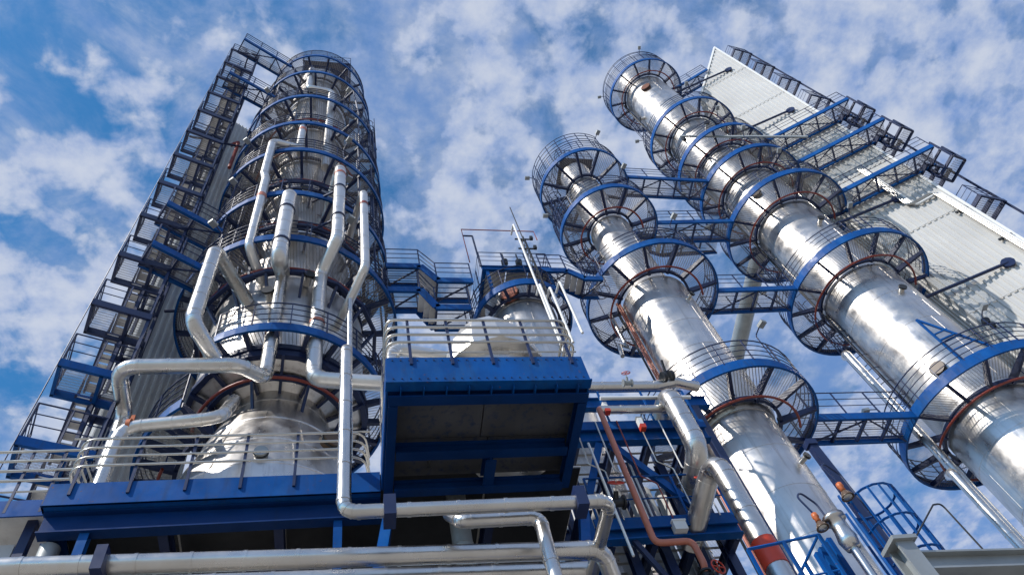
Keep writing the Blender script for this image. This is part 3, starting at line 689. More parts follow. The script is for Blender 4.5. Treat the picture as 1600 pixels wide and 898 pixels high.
for zz in (zq - 0.1, zq - 0.9): part('crossarm', MB().beam((mx_ - 0.35, my_, zz), (mx_ + 0.4, my_, zz), 0.05, 0.05).box((mx_ + 0.35, my_, zz + 0.12), 0.12, 0.12, 0.2), 'dark', ms)
for k, (px, py0, py1, lab) in enumerate(((802, 350, 552, 'tallest thin white riser pipe, rising along the lattice mast'), (843, 443, 535, 'thin white riser pipe just right of the lattice mast foot'), (859, 448, 535, 'thin white riser pipe between two others right of the mast'), (874, 439, 520, 'thin white riser pipe nearest the slim column'))):
    P = at_d(px, py0, 13.6); z1 = P.z; z0 = zat(P.x, P.y, py1)
    pipe([V((P.x, P.y, z0)), V((P.x, P.y, z1)), V((P.x, P.y + 0.5, z1 + 0.1))], 0.042, lab, 'galv', 0.15, 0, 8)

# ================================================================== walkways
def rim(c, R, an): return V((c[0] + R * math.cos(an), c[1] + R * math.sin(an), 0))
def brg(za, zb, cy_, ya=None, wdt=1.15, lab='', xa=2.05, xb=2.95, **k):
    ya = CX[1] if ya is None else ya
    return bridge([V((CX[0] + xa, ya, za)), V((DX[0] - xb, ya - 0.1, zb))], wdt, lab, **k)
brg(18.6, 18.5, 0, lab='lowest footbridge between the slim column and the largest column, open sky beneath', xa=2.8, xb=3.25)
brg(26.75, 26.9, 0, lab='footbridge joining the slim column at its thickest platform, second lowest of the row', xa=2.8, xb=3.2)
brg(33.2, 33.5, 0, lab='third footbridge up between the slim and largest columns', xa=2.4, xb=3.15)
brg(38.0, 37.7, 0, lab='highest straight footbridge between the slim and largest columns', xa=2.35, xb=2.85, ya=CX[1] - 0.4)
bridge([V((CX[0] + 1.0, CX[1] + 2.2, 36.6)), V((CX[0] + 3.2, CX[1] + 2.2, 36.6)), V((CX[0] + 4.3, CX[1] + 2.2, 35.8)), V((DX[0] - 2.3, CX[1] + 1.9, 35.8))], 1.0, 'stepped footbridge behind the top of the slim column', steps=(1,))
EV = V((EX[0], EX[1], 0))
a_ = at_z(625, 437, 25.6); b_ = at_z(655, 437, 25.6); c_ = at_z(683, 452, 24.6); d_ = at_z(738, 455, 24.6)
yy = (a_.y + d_.y) / 2; bridge([V((p.x, yy, p.z)) for p in (a_ - V((0.5, 0, 0)), b_, c_, d_)], 0.9, 'stepped footbridge from the tallest column to the short silver vessel', steps=(1,))
a_ = at_z(628, 478, 23.7); b_ = at_z(655, 478, 23.7); c_ = at_z(682, 493, 22.6); d_ = at_z(735, 495, 22.6)
yy = (a_.y + d_.y) / 2; bridge([V((p.x, yy, p.z)) for p in (a_ - V((0.5, 0, 0)), b_, c_, d_)], 0.9, 'lower stepped footbridge hanging below the first at the short silver vessel', steps=(1,))
a_ = at_z(846, 441, 26.6); b_ = at_z(884, 441, 26.6); c_ = at_z(912, 451, 26.0); d_ = at_z(940, 451, 26.0)
yy = (a_.y + d_.y) / 2; bridge([V((p.x, yy, p.z)) for p in (a_, b_, c_, d_)], 0.9, 'stepped footbridge from the short silver vessel to the slim column', steps=(1,))
# largest column to its stair
RS = (28.8, 11.35)
dv = V((math.cos(math.radians(-33)), math.sin(math.radians(-33)), 0))
for z, lab in ((41.3, 'highest slanting footbridge from the largest column to the stair at the white shaft'), (37.7, 'middle slanting footbridge from the largest column to the stair at the white shaft'), (33.5, 'lowest slanting footbridge from the largest column to the stair at the white shaft')):
    s = V((DX[0], DX[1], z)) + dv * 2.9; e_ = V((DX[0], DX[1], z)) + dv * 8.1
    th = bridge([s, e_], 1.15, lab, 'walkways between column and stair', brace=True)
    # dark caged bridgehead hanging at the stair end
    ax_, ay_ = V((0.97, 0.22, 0)) * 0.85, V((-0.15, 0.99, 0)) * 0.8; c_ = e_ + ax_ * 0.1 - ay_ * 0.5; cg = MB()
    for i in (0, 1.0):
        for j in (0, 1.5): cg.beam(c_ + ax_ * i + ay_ * j - Z * 0.9, c_ + ax_ * i + ay_ * j + Z * 0.9, 0.09, 0.09)
    for zz in (-0.9, 0.0):
        for p_, q_ in ((c_, c_ + ax_), (c_ + ay_ * 1.5, c_ + ax_ + ay_ * 1.5), (c_, c_ + ay_ * 1.5), (c_ + ax_, c_ + ax_ + ay_ * 1.5)): cg.beam(p_ + Z * zz, q_ + Z * zz, 0.09, 0.13)
        bh = part('bridgehead_cage', cg, 'navy', th)
    bar('deck_panel', c_ + ay_ * 0.75 + ax_ * 0.3 - Z * 0.85, c_ + ay_ * 0.75 + ax_ * 0.95 - Z * 0.85, 1.1, 0.03, 'grating', bh)
s = V((DX[0], DX[1], 56.2)) + V((0.9, -0.15, 0)) * 2.9; bridge([s, V((27.0, 13.3, 56.2))], 1.0, 'short footbridge at the crown of the largest column reaching the white shaft', 'walkways between column and stair')

# ================================================================== white lift shaft and stair on the right
u_ = V((-math.cos(math.radians(34)), math.sin(math.radians(34)), 0)); n_ = V((-u_.y, u_.x, 0))
if n_.y > 0: n_ = -n_
c0 = V((28.6, 11.97, 0)); Wd, Dp = 4.2, 2.6
sh = empty('lift_shaft', (c0.x, c0.y, 0), 'tall white ribbed lift shaft behind the largest column', 'lift shaft')
mb, ww = corrugated(c0, u_, n_, Wd, 0, 59.8, 53.0, 0.30, 0.06); part('ribbed_front', mb, 'white', sh)
b1 = c0 - n_ * Dp
mb, _ = corrugated(c0 + u_ * ww - n_ * 0.03, -n_, u_, Dp, 0, 53.2, 53.2, 0.30, 0.05); part('ribbed_side', mb, 'white', sh)
mb, _ = corrugated(c0 - n_ * Dp, n_, -u_, Dp - 0.03, 0, 59.8, 59.8, 0.30, 0.05); part('ribbed_side', mb, 'white', sh)
A0, A1, A2, A3 = c0, c0 + u_ * ww, c0 + u_ * ww - n_ * Dp, c0 - n_ * Dp
part('back_wall', MB().add([(A3.x, A3.y, 0), (A2.x, A2.y, 0), (A2.x, A2.y, 53.0), (A3.x, A3.y, 59.8)], [(0, 1, 2, 3)]), 'white', sh)
part('roof', MB().add([(A0.x, A0.y, 59.82), (A1.x, A1.y, 53.02), (A2.x, A2.y, 53.02), (A3.x, A3.y, 59.82)], [(0, 1, 2, 3)]), 'grey', sh)
part('corner_flashing', MB().beam(c0 + n_ * 0.06 + u_ * 0.02, c0 + n_ * 0.06 + u_ * 0.02 + Z * 59.85, 0.14, 0.03, up=n_), 'galv', sh)
part('roof_flashing', MB().beam(c0 + n_ * 0.07 + Z * 59.8, A1 + n_ * 0.07 + Z * 53.0, 0.04, 0.16, up=n_.cross(u_)), 'galv', sh)
for k in range(9):
    zz = 6.0 + 6.0 * k; part('sheet_joint', MB().beam(A0 + n_ * 0.068 + Z * zz, A0 + u_ * min(ww, (59.8 - zz) / 6.8 * Wd) + n_ * 0.068 + Z * zz, 0.012, 0.07, up=n_.cross(u_)), 'white', sh)
# ties from the column
for px0, py0, px1, py1, lab in ((1325, 325, 1402, 310, 'long dark tie rod to the white shaft above the stained wall patch'), (1452, 432, 1575, 410, 'longest dark tie rod to the white shaft, lowest of the set'), (1185, 184, 1235, 172, 'dark tie rod to the white shaft, second from its top'), (1098, 121, 1138, 109, 'topmost dark tie rod to the white shaft')):
    r = ray(px1, py1); t = (c0 - CAM).dot(n_) / r.dot(n_); Q = CAM + r * (t * 0.995)
    b = V((DX[0], DX[1], Q.z - 0.1)); d = (b - Q); d.z = 0; P_ = b - d.normalized() * 1.5
    P_ = at_d(px0, py0, math.hypot(P_.x, P_.y)); P_.z = Q.z if abs(P_.z - Q.z) < 3 else P_.z
    th = thing('tie_rod', MB().tube([b - d.normalized() * 1.45, Q], 0.075, 8), 'navy', lab, 'tie rod', 'tie rods between column and shaft')
    part('end_plate', MB().disc(Q, n_, 0.28, 0.1, 10), 'navy', th)
# conduit bundle with a jog on the shaft face
def on_wall(px, py, off=0.0):
    r = ray(px, py); k = (c0 + n_ * off - CAM).dot(n_) / r.dot(n_); return CAM + r * k
cdt = [on_wall(1352, 265, 0.14), on_wall(1431, 321, 0.14), on_wall(1468, 300, 0.14), on_wall(1620, 392, 0.14)]
cd_ = empty('conduit_bundle', cdt[0], 'bundle of white conduits jogging sideways on the white shaft wall', 'conduit')
for k in range(4):
    off = u_ * (0.10 * k) + Z * (0.06 * k)
    part('conduit', MB().tube(fillet([p + off + n_ * 0.03 * k for p in cdt], 0.25, 5), 0.045 if k else 0.07, 7), 'galv' if k == 0 else 'tube', cd_)
for f in (0.3, 0.75): part('clip', MB().beam(lerp(cdt[2], cdt[3], f) - u_ * 0.1, lerp(cdt[2], cdt[3], f) + u_ * 0.5, 0.06, 0.12), 'dark', cd_)
# vents on the wall
for px, py, lab in ((1540, 502, 'round dark vent on the white shaft wall'), (1551, 508, 'smaller dark vent beside the round one on the white shaft wall')):
    thing('wall_vent', MB().disc(on_wall(px, py, 0.1), n_, 0.16 if px == 1540 else 0.11, 0.2, 12), 'dark', lab, 'vent')
stR = stair_tower(RS[0], RS[1], math.radians(8), [29.6, 33.5, 37.7, 41.3, 45.2, 49.2, 53.0, 56.8], 1.5, 1.15, 'dark blue open stair climbing the edge of the white shaft')

# ================================================================== grey lift shaft and stair on the left
u2 = V((math.cos(math.radians(32)), math.sin(math.radians(32)), 0)); n2 = V((u2.y, -u2.x, 0))
cL = V((-6.95, 15.6, 0)); sl = empty('lift_shaft', (cL.x, cL.y, 0), 'pale grey ribbed lift shaft behind the left stair', 'lift shaft')
mb, ww = corrugated(cL, u2, n2, 2.8, 0, 46.5, None, 0.22, 0.06); part('ribbed_front', mb, 'white', sl)
mb, wd2 = corrugated(cL - n2 * 2.42, n2, -u2, 2.42, 0, 46.5, None, 0.22, 0.04); part('ribbed_side', mb, 'white', sl)
B1 = cL + u2 * ww; B2 = B1 - n2 * 2.42; B3 = cL - n2 * 2.42
part('back_wall', MB().add([(B1.x, B1.y, 0), (B2.x, B2.y, 0), (B2.x, B2.y, 46.5), (B1.x, B1.y, 46.5), (B3.x, B3.y, 0), (B3.x, B3.y, 46.5)], [(0, 1, 2, 3), (1, 4, 5, 2)]), 'white', sl)
part('roof', MB().add([(cL.x, cL.y, 46.52), (B1.x, B1.y, 46.52), (B2.x, B2.y, 46.52), (B3.x, B3.y, 46.52)], [(0, 1, 2, 3)]), 'grey', sl)
LVL = [12.2 + 2.7 * k for k in range(14)]
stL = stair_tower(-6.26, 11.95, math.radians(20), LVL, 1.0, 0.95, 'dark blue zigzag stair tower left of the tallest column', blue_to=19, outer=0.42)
part('outer_rod', MB().tube([(-6.69, 11.76, 0), (-6.69, 11.76, 47.4)], 0.014, 6), 'navy', stL)
# bridges to the left column
for (p0, p1, z, lab) in (((270, 323), (338, 359), 25.7, 'upper blue bridge from the left stair to the tallest column'), ((246, 386), (313, 420), 23.0, 'lower blue bridge from the left stair to the tallest column'), ((390, 66), (449, 101), 47.3, 'top bridge from the left stair to the crown of the tallest column'), ((367, 118), (425, 150), 41.9, 'second highest bridge from the left stair to the tallest column')):
    a_ = at_z(*p0, z); b_ = at_z(*p1, z); off = V((-0.53, 0.85, 0)) * 0.45
    bridge([a_ + off - (b_ - a_) * 0.12, b_ + off + (b_ - a_) * 0.12], 0.9, lab, 'bridges at the left stair', depth_=0.28)
for px0, px1, py, lab in ((257, 345, 486, 'dark tie rod from the grey shaft below the bridges'), (296, 332, 213, 'dark tie rod from the grey shaft near its upper red pipe')):
    zz = 20.6 if py > 400 else 33.0
    Q = at_d(px0, py, 15.9); thing('tie_rod', MB().tube([Q, V((AX[0] - 2.0, AX[1] - 0.3, Q.z))], 0.06, 7), 'navy', lab, 'tie rod', 'tie rods at the left column')
# red riser standing on the grey shaft
P = at_d(372, 225, 15.4); pipe([V((P.x, P.y, zat(P.x, P.y, 262))), V((P.x, P.y, zat(P.x, P.y, 222))), V((P.x - 0.4, P.y + 0.2, zat(P.x, P.y, 222)))], 0.09, 'short red riser pipe on the grey shaft behind the platforms', 'red', 0.2, 0, 10)

# ================================================================== pipes on the left column
def vert(px, py, d, *rows):
    P_ = at_d(px, py, d); return [V((P_.x, P_.y, zat(P_.x, P_.y, r))) for r in rows]
# 1 overhead line with dog-legs
p1 = vert(532, 262, 11.35, 262, 372); nz_ = on_cyl(512, 306, AX, 1.58); p1b = vert(501, 430, 12.3, 430, 592)
pipe([V((nz_.x, nz_.y, p1[0].z + 0.1)), p1[0], p1[1], p1b[0], p1b[1], V((p1b[1].x + 1.6, p1b[1].y, p1b[1].z - 0.2)), V((p1b[1].x + 4.5, p1b[1].y + 0.4, p1b[1].z - 0.2))], rpx(p1[0], 17), 'long white overhead pipe with dog-legs down the front of the tallest column', 'white_pipe', 0.4, clamps=[(lerp(p1[0], p1[1], f), Z, V((AX[0] + 0.6, AX[1] - 3.0, lerp(p1[0], p1[1], f).z))) for f in (0.35, 0.75)],
     bands=((lerp(p1[0], p1[1], 0.13), Z, 0.16, 'salmon'), (lerp(p1b[0], p1b[1], 0.52), Z, 0.12, 'salmon')))
# 2 its left neighbour
p2 = vert(453, 302, 11.35, 302, 402); p2b = vert(441, 425, 12.25, 425, 590)
pipe([p2[0] + V((0, 2.2, 0.1)), p2[0], p2[1], p2b[0] + V((0, 0.1, 0.1))], rpx(p2[0], 22), 'thick white pipe left of centre on the tallest column front', 'white_pipe', 0.35, clamps=[(lerp(p2[0], p2[1], f), Z, V((AX[0] - 0.1, AX[1] - 3.1, lerp(p2[0], p2[1], f).z))) for f in (0.3, 0.8)])
# 3 thin right one
p3 = vert(568, 300, 11.3, 300, 418)
pipe([V((p3[0].x - 0.5, p3[0].y + 1.9, p3[0].z)), p3[0], p3[1], p3[1] + V((-0.9, 2.0, -0.6))], rpx(p3[0], 12), 'slender white pipe on the right edge of the tallest column', 'white_pipe', 0.25, bands=((lerp(p3[0], p3[1], 0.2), Z, 0.16, 'red'),))
p3b = vert(547, 470, 11.9, 468, 548)
pipe(p3b, 0.075, 'slim silver riser in front of the lowest ring of the tallest column', 'pipe', 0.2, 0.8, 12)
# 4 upper crank
p4 = vert(473, 203, 11.9, 196, 232); p4b = vert(422, 238, 11.9, 238, 272); p4c = vert(413, 290, 11.9, 280, 385)
pipe([p4[0], V((p4[0].x, p4[0].y, p4[1].z)), V((p4b[0].x, p4b[0].y, p4[1].z)), p4b[1], p4c[0], p4c[1], p4c[1] + V((0.5, 1.6, -0.3))], rpx(p4[0], 11), 'cranked white pipe high on the tallest column front', 'white_pipe', 0.3, bands=((lerp(p4[0], p4[1], 0.25), Z, 0.25, 'salmon'), (lerp(p4c[0], p4c[1], 0.3), Z, 0.25, 'salmon')))
# 5 crown crank
p5 = vert(488, 108, 12.4, 108, 138); p5b = vert(519, 140, 12.4, 138, 262)
pipe([p5[0] + V((0, 1.2, 0)), p5[0], p5[1], V((p5b[0].x, p5b[0].y, p5[1].z)), p5b[1]], rpx(p5[0], 10), 'white pipe hooked over the crown of the tallest column', 'white_pipe', 0.3)
# 6 expansion loop on the left
q0 = vert(337, 390, 11.2, 390, 502)
pipe([on_cyl(386, 470, AX, 2.48), V((q0[0].x, q0[0].y, q0[0].z)), q0[1], at_z(336, 560, q0[1].z - 0.25)], rpx(q0[0], 22), 'bright bent loop pipe standing out from the left side of the tallest column', 'pipe', 0.4)
# 7 big header to the left
zH = 16.9; h0 = at_z(425, 600, zH - 0.4); h1 = at_z(372, 570, zH); h2 = at_z(184, 573, zH); h3 = at_z(196, 648, zH)
pipe([p2b[0] + V((0, 0.1, 0.3)), p2b[1], h1, h2, h3, V((h3.x, h3.y, 0.5))], rpx(h2, 25), 'thick header pipe dropping down the column front, then running left and down beside the stair', 'pipe', 0.45, bands=((lerp(p2b[0], p2b[1], 0.62), Z, 0.22, 'red'),))
# 8 second header
zH = 15.0; k0 = at_z(350, 612, zH + 1.0); k1 = at_z(345, 652, zH); k2 = at_z(190, 668, zH)
pipe([V((k1.x + 0.1, k1.y + 0.5, zH + 1.2)), k1, k2, V((k2.x, k2.y, 12.4))], rpx(k2, 21), 'lower header pipe with orange bracket crossing the conical base', 'pipe', 0.4)
thing('pipe_bracket', MB().disc(lerp(k2, k1, 0.08), k1 - k2, rpx(k2, 21) + 0.03, 0.09, 16).beam(lerp(k2, k1, 0.08), lerp(k2, k1, 0.08) + Z * 0.36, 0.08, 0.05), 'orange', 'orange clamp on the lower header pipe', 'bracket')
# ================================================================== main deck in front of the columns
ZD = 11.72
def tube_rails(parent, pts, zs, r, bendr=0.35):
    for z in zs: part('tube_rail', MB().tube(fillet([V((p[0], p[1], z)) for p in pts], bendr, 6), r, 8), 'tube', parent)
dk = empty('main_deck', (-4.9, 10.35, 0), 'long blue steel deck with tube railing in front of the tallest column', 'deck')
XL, XR, YF, YB = -4.95, 4.6, 10.37, 21.0
part('front_fascia', MB().beam((XL, YF, ZD + 0.24), (0.62, YF, ZD + 0.24), 0.03, 0.50), 'blue', dk)
part('fascia_flange', MB().beam((XL - 0.02, YF + 0.07, ZD + 0.005), (0.62, YF + 0.07, ZD + 0.005), 0.2, 0.03), 'blue', dk)
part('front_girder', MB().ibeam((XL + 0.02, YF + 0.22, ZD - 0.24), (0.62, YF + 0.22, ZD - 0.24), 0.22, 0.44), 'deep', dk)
part('side_fascia', MB().beam((XL, YF + 0.02, ZD + 0.24), (XL, YB, ZD + 0.24), 0.03, 0.50), 'blue', dk)
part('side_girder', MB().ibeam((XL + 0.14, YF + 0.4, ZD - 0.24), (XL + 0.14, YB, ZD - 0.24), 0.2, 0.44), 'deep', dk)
for k in range(8):
    x = XL + 1.9 * (k + 1)
    if x < XR: part('joist', MB().ibeam((x, YF + 0.36, ZD - 0.2), (x, YB, ZD - 0.2), 0.16, 0.36), 'navy', dk)
for k in range(4):
    y = YF + 2.4 * (k + 1); part('joist', MB().ibeam((XL + 0.2, y, ZD - 0.24), (XR, y, ZD - 0.24), 0.14, 0.3), 'navy', dk)
for i in range(8):
    for j in range(5):
        x0, x1 = XL + 0.03 + i * 1.9, min(XL + (i + 1) * 1.9, XR) - 0.0; y0, y1 = YF + 0.03 + j * 2.12, YF + 0.02 + (j + 1) * 2.12
        if x1 - x0 < 0.3: continue
        bar('deck_panel', (x0 + 0.01, (y0 + y1) / 2, ZD + 0.45), (x1 - 0.01, (y0 + y1) / 2, ZD + 0.45), y1 - y0 - 0.02, 0.03, 'dark', dk)  # dark colour adds the under-deck shade to these panels
        bar('pale_top_plate', (x0 - 0.02, (y0 + y1) / 2, ZD + 0.485), (x1 + 0.015, (y0 + y1) / 2, ZD + 0.485), y1 - y0 - 0.005, 0.03, 'deck', dk)  # pale plates added to brighten reflections in the column base and close gaps
tr = part('railing', MB().tube([(XL + 0.05, YF - 0.03, ZD + 1.60), (0.45, YF - 0.03, ZD + 1.60)], 0.02, 6), 'tube', dk)
tube_rails(tr, [(XL + 0.25, YF + 1.5), (XL + 0.12, YF - 0.06), (0.35, YF - 0.06), (0.45, YF + 0.6)], [ZD + 0.86, ZD + 1.09, ZD + 1.32, ZD + 1.55], 0.023)
for k in range(6):
    x = XL + 0.35 + k * 0.92; bar('rail_post', (x, YF - 0.03, ZD + 0.2), (x, YF - 0.03, ZD + 1.62), 0.05, 0.04, 'navy', tr)
for x, z0 in ((-4.2, 0), (-0.13, 0), (4.4, 0)):
    part('deck_column', MB().ibeam((x, YF + 0.25, 0), (x, YF + 0.25, ZD - 0.46), 0.15, 0.16, 0.02, up=V((0, 1, 0))), 'blue', dk)
    for yy in (14.5, 20.0): part('deck_column', MB().ibeam((x, yy, 0), (x, yy, ZD - 0.42), 0.2, 0.22, 0.025, up=V((0, 1, 0))), 'blue', dk)
# unseen lower floor added to darken the space, and big dim equipment under the deck
lf = thing('shade_floor', MB().box((2.4, 16.5, 7.6), 14.6, 9.0, 0.25), 'dark', 'unseen dark floor added to darken the space beneath the main deck', 'floor', None, 'structure')
for k, (x, y, r, lab) in enumerate(((-3.4, 13.2, 0.5, 'dim grey drum under the left end of the main deck'), (7.0, 13.6, 0.6, 'dim grey drum under the right end of the main deck'))):
    th = thing('drum', MB().lathe([(0.0, 7.75), (r * .9, 7.8), (r, 8.0), (r, 10.4), (r * .7, 10.75), (0, 10.85)], 28, (x, y)), 'grey', lab, 'drum')
    part('band_ring', MB().lathe([(r + 0.005, 9.0), (r + 0.03, 9.0), (r + 0.03, 9.1), (r + 0.005, 9.1)], 28, (x, y), closed=True), 'dark', th)

# side wing at far left, lower
wg = empty('side_wing', (-6.4, 11.6, 0), 'small blue side platform with tube railing at the far left', 'platform')
a_ = at_z(-40, 812, 11.9); b_ = at_z(58, 806, 11.9); yw = (a_.y + b_.y) / 2
part('fascia', MB().beam((-7.4, yw, 12.1), (XL - 0.05, yw, 12.1), 0.03, 0.36), 'blue', wg)
part('deck_frame', MB().box((-6.2, yw + 0.6, 12.1), 2.4, 1.1, 0.12), 'deck', wg)
for x in (-6.9, -5.3): bar('leg', (x, yw + 0.3, 0), (x, yw + 0.3, 12.04), 0.16, 0.16, 'navy', wg)
part('wall_panel', MB().box((-6.1, yw + 0.45, 10.4), 1.2, 0.05, 2.6), 'white', wg)
tw = part('railing', MB().tube([(-7.4, yw, 12.5), (XL - 0.1, yw, 12.5)], 0.018, 6), 'tube', wg)
tube_rails(tw, [(-7.5, yw - 0.02), (XL + 0.1, yw - 0.02)], [12.75, 13.0, 13.25, 13.5], 0.028)
for x in (-7.1, -6.4, -5.7, -5.15): bar('rail_post', (x, yw, 12.0), (x, yw, 13.52), 0.045, 0.035, 'navy', tw)

# ================================================================== projecting box platform
bxn = empty('box_platform', (2.4, 7.86, 0), 'projecting blue box platform with dark open underside and curved tube railing', 'platform')
x0, x1, y0, y1, zb = 0.65, 4.17, 7.86, 10.34, 11.72
part('front_fascia', MB().beam((x0, y0, zb + 0.34), (x1, y0, zb + 0.34), 0.03, 0.66), 'blue', bxn)
part('fascia_lip', MB().beam((x0 - 0.03, y0 + 0.08, zb), (x1 + 0.03, y0 + 0.08, zb), 0.2, 0.03), 'blue', bxn)
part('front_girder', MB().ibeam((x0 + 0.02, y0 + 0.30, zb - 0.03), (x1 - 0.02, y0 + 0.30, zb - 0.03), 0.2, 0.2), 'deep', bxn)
for x in (x0 + 0.10, x1 - 0.10):
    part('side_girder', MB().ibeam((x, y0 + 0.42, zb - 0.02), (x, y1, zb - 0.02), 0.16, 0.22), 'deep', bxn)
for x in (x0, x1): part('side_fascia', MB().beam((x, y0 + 0.02, zb + 0.34), (x, y1, zb + 0.34), 0.03, 0.66), 'blue', bxn)
ym = y0 + 1.55
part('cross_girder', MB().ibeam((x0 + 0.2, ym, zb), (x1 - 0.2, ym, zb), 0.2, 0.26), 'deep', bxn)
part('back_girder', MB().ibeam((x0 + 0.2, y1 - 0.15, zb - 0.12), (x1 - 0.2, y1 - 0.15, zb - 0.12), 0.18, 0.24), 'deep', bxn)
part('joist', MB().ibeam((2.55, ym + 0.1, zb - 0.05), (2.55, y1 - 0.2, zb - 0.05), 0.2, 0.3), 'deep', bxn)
for xa, xb, ya, yb in ((x0 + 0.02, 2.4, y0 + 0.02, ym), (2.42, x1 - 0.02, y0 + 0.02, ym), (x0 + 0.02, 2.55, ym + 0.02, y1), (2.57, x1 - 0.02, ym + 0.02, y1)):
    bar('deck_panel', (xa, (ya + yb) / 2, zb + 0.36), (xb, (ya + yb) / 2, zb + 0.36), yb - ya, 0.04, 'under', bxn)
    bar('pale_top_plate', (xa - 0.01, (ya + yb) / 2, zb + 0.62), (xb + 0.01, (ya + yb) / 2, zb + 0.62), yb - ya + 0.015, 0.03, 'deck', bxn)
for k in range(9):
    part('stiffener', MB().box((x0 + 0.22 + k * 0.385, y0 + 0.16, zb - 0.03), 0.012, 0.2, 0.16), 'blue', bxn)
bm_ = MB()
for k in range(24):
    for zz in (zb + 0.07, zb + 0.58): bm_.disc((x0 + 0.1 + k * 0.144, y0 - 0.018, zz), (0, 1, 0), 0.014, 0.02, 6)
part('bolt_rows', bm_, 'navy', bxn)
part('conduit', MB().tube([(x0 + 0.3, y0 + 0.7, zb + 0.30), (x1 - 0.3, y0 + 0.72, zb + 0.30)], 0.02, 6), 'tube', bxn)
part('conduit', MB().tube([(1.5, ym + 0.2, zb + 0.3), (1.5, y1 - 0.2, zb + 0.3)], 0.025, 6), 'tube', bxn)
br_ = part('railing', MB().tube([(x0 + 0.1, y0, zb + 0.84), (x1 - 0.05, y0, zb + 0.84)], 0.018, 6), 'tube', bxn)
tube_rails(br_, [(x0 + 0.02, y1 - 0.1), (x0 + 0.02, y0 - 0.05), (x1 - 0.02, y0 - 0.05), (x1 - 0.02, y1 - 0.1)], [zb + 1.08, zb + 1.32, zb + 1.56, zb + 1.80], 0.028, 0.22)
for k in range(5): bar('rail_post', (x0 + 0.42 + k * 0.72, y0 - 0.03, zb + 0.45), (x0 + 0.42 + k * 0.72, y0 - 0.03, zb + 1.84), 0.05, 0.035, 'navy', br_)
for x in (x0, x1):
    for yy in (8.7, 9.7): bar('rail_post', (x, yy, zb + 0.6), (x, yy, zb + 1.84), 0.04, 0.04, 'navy', br_)
# raking legs below
for (pa, pb, lab) in (((610, 786), (590, 900), 0), ((911, 786), (917, 900), 1)):
    a_ = at_z(*pa, zb - 0.2); b_ = at_y(*pb, a_.y - 0.9)
    d = (b_ - a_).normalized(); f = a_.z / -d.z
    part('raking_leg', MB().ibeam(a_, a_ + d * f * 0.985, 0.17, 0.2, 0.022, up=V((0, 1, 0))), 'blue', bxn)
# round trunk pipe hanging through the box floor
P = at_z(712, 775, zb + 0.3); pipe([V((P.x, P.y, zb + 0.38)), V((P.x, P.y, zb - 1.1)), V((P.x + 0.3, P.y + 0.9, zb - 1.5))], 0.19, 'dim drain pipe passing down through the box platform floor', 'grey', 0.3)

# ---- white capped drum on the box platform
dx_, dy_ = 3.13, 9.95
zc0 = zat(dx_, dy_ - 0.8, 545); 
dr = thing('capped_drum', MB().lathe([(0.0, zb + 0.42), (0.84, zb + 0.42), (0.84, zc0 + 0.02)], 32, (dx_, dy_)), 'pipe', 'squat drum with a faceted pale domed cap standing on the box platform', 'drum')
part('domed_cap', MB().lathe([(0.84, zc0), (1.14, zc0), (1.15, zc0 + 0.1), (1.0, zc0 + 0.8), (0.72, zc0 + 1.4), (0.36, zc0 + 1.75), (0.0, zc0 + 1.9)], 12, (dx_, dy_), smooth=False), 'white_pipe', dr)
zp = zc0 + 0.85; pa = at_d(612, 507, 10.1)
pipe([V((dx_ - 0.7, dy_ + 0.1, zp)), V((pa.x + 0.05, dy_ - 0.2, zp)), V((pa.x - 0.1, dy_ - 0.2, zp - 0.3)), V((pa.x - 0.12, dy_ - 0.15, 12.3))], 0.145, 'white bent pipe entering the capped drum from the left', 'white_pipe', 0.3)
pipe([V((dx_ - 0.6, dy_ - 0.45, zc0 - 0.05)), V((dx_ - 1.0, dy_ - 0.6, zc0 - 0.15)), V((dx_ - 1.15, dy_ - 0.65, 12.3))], 0.09, 'small white pipe curving out under the capped drum', 'white_pipe', 0.25)

# ================================================================== long pipes in front
YP = 7.72
v0 = at_y(537, 800, YP); v1 = at_y(541, 540, YP); e0 = at_y(958, 792, YP)
rr = rpx(v1, 17.5)
vt = at_y(548, 470, YP + 0.2)
pipe([V((v1.x + 0.05, YP + 2.6, v1.z - 0.05)), V((v0.x, YP, v1.z)), V((v0.x, YP, v0.z)), V((e0.x, YP, v0.z - 0.02)), V((e0.x, YP + 3.0, v0.z - 0.05))], rr, 'silver pipe dropping past the box platform, then running level beneath it and turning inward', 'pipe', 0.2, 0.8)
for px in (609, 912):
    P = at_y(px, 800, YP); thing('pipe_hanger', MB().box((P.x, P.y + 0.02, v0.z), 0.16, 0.30, 0.34), 'navy', 'navy hanger holding the level silver pipe at the %s raking leg' % ('left' if px < 700 else 'right'), 'hanger')
b0 = at_y(-60, 889, 8.7); b1 = at_y(940, 858, 8.7)
pipe([b0, b1, b1 + V((0.25, 0.5, -0.3))], rpx(b0, 33), 'thickest level silver pipe along the foot of the structure', 'pipe', 0.3, 0.7, 24)
P = at_y(160, 880, 8.65); thing('pipe_hanger', MB().box((P.x, P.y, P.z - 0.05), 0.14, 0.42, 0.38), 'navy', 'navy hanger on the thickest level pipe under the long deck', 'hanger')
c1 = at_y(845, 815, 8.05); c2 = at_y(722, 814, 8.05)
pipe([c2 + V((-0.1, 0.35, 0.45)), c2, V((c1.x, 8.05, c2.z)), V((c1.x + 0.02, 8.05, 0.4))], 0.10, 'silver pipe turning down between the raking legs', 'pipe', 0.16, 0.6)
b2 = at_y(640, 900, 9.6); pipe([at_y(-60, 925, 9.3), at_y(930, 890, 9.3)], 0.14, 'second level pipe partly hidden behind the thickest one', 'pipe', 0.2, 0.8)
# grey duct at the deck's left underside
P = at_y(86, 838, 10.8); pipe([V((P.x, P.y, 11.2)), V((P.x, P.y, 0.4))], 0.16, 'pale vertical pipe under the left corner of the long deck', 'grey', 0.2)

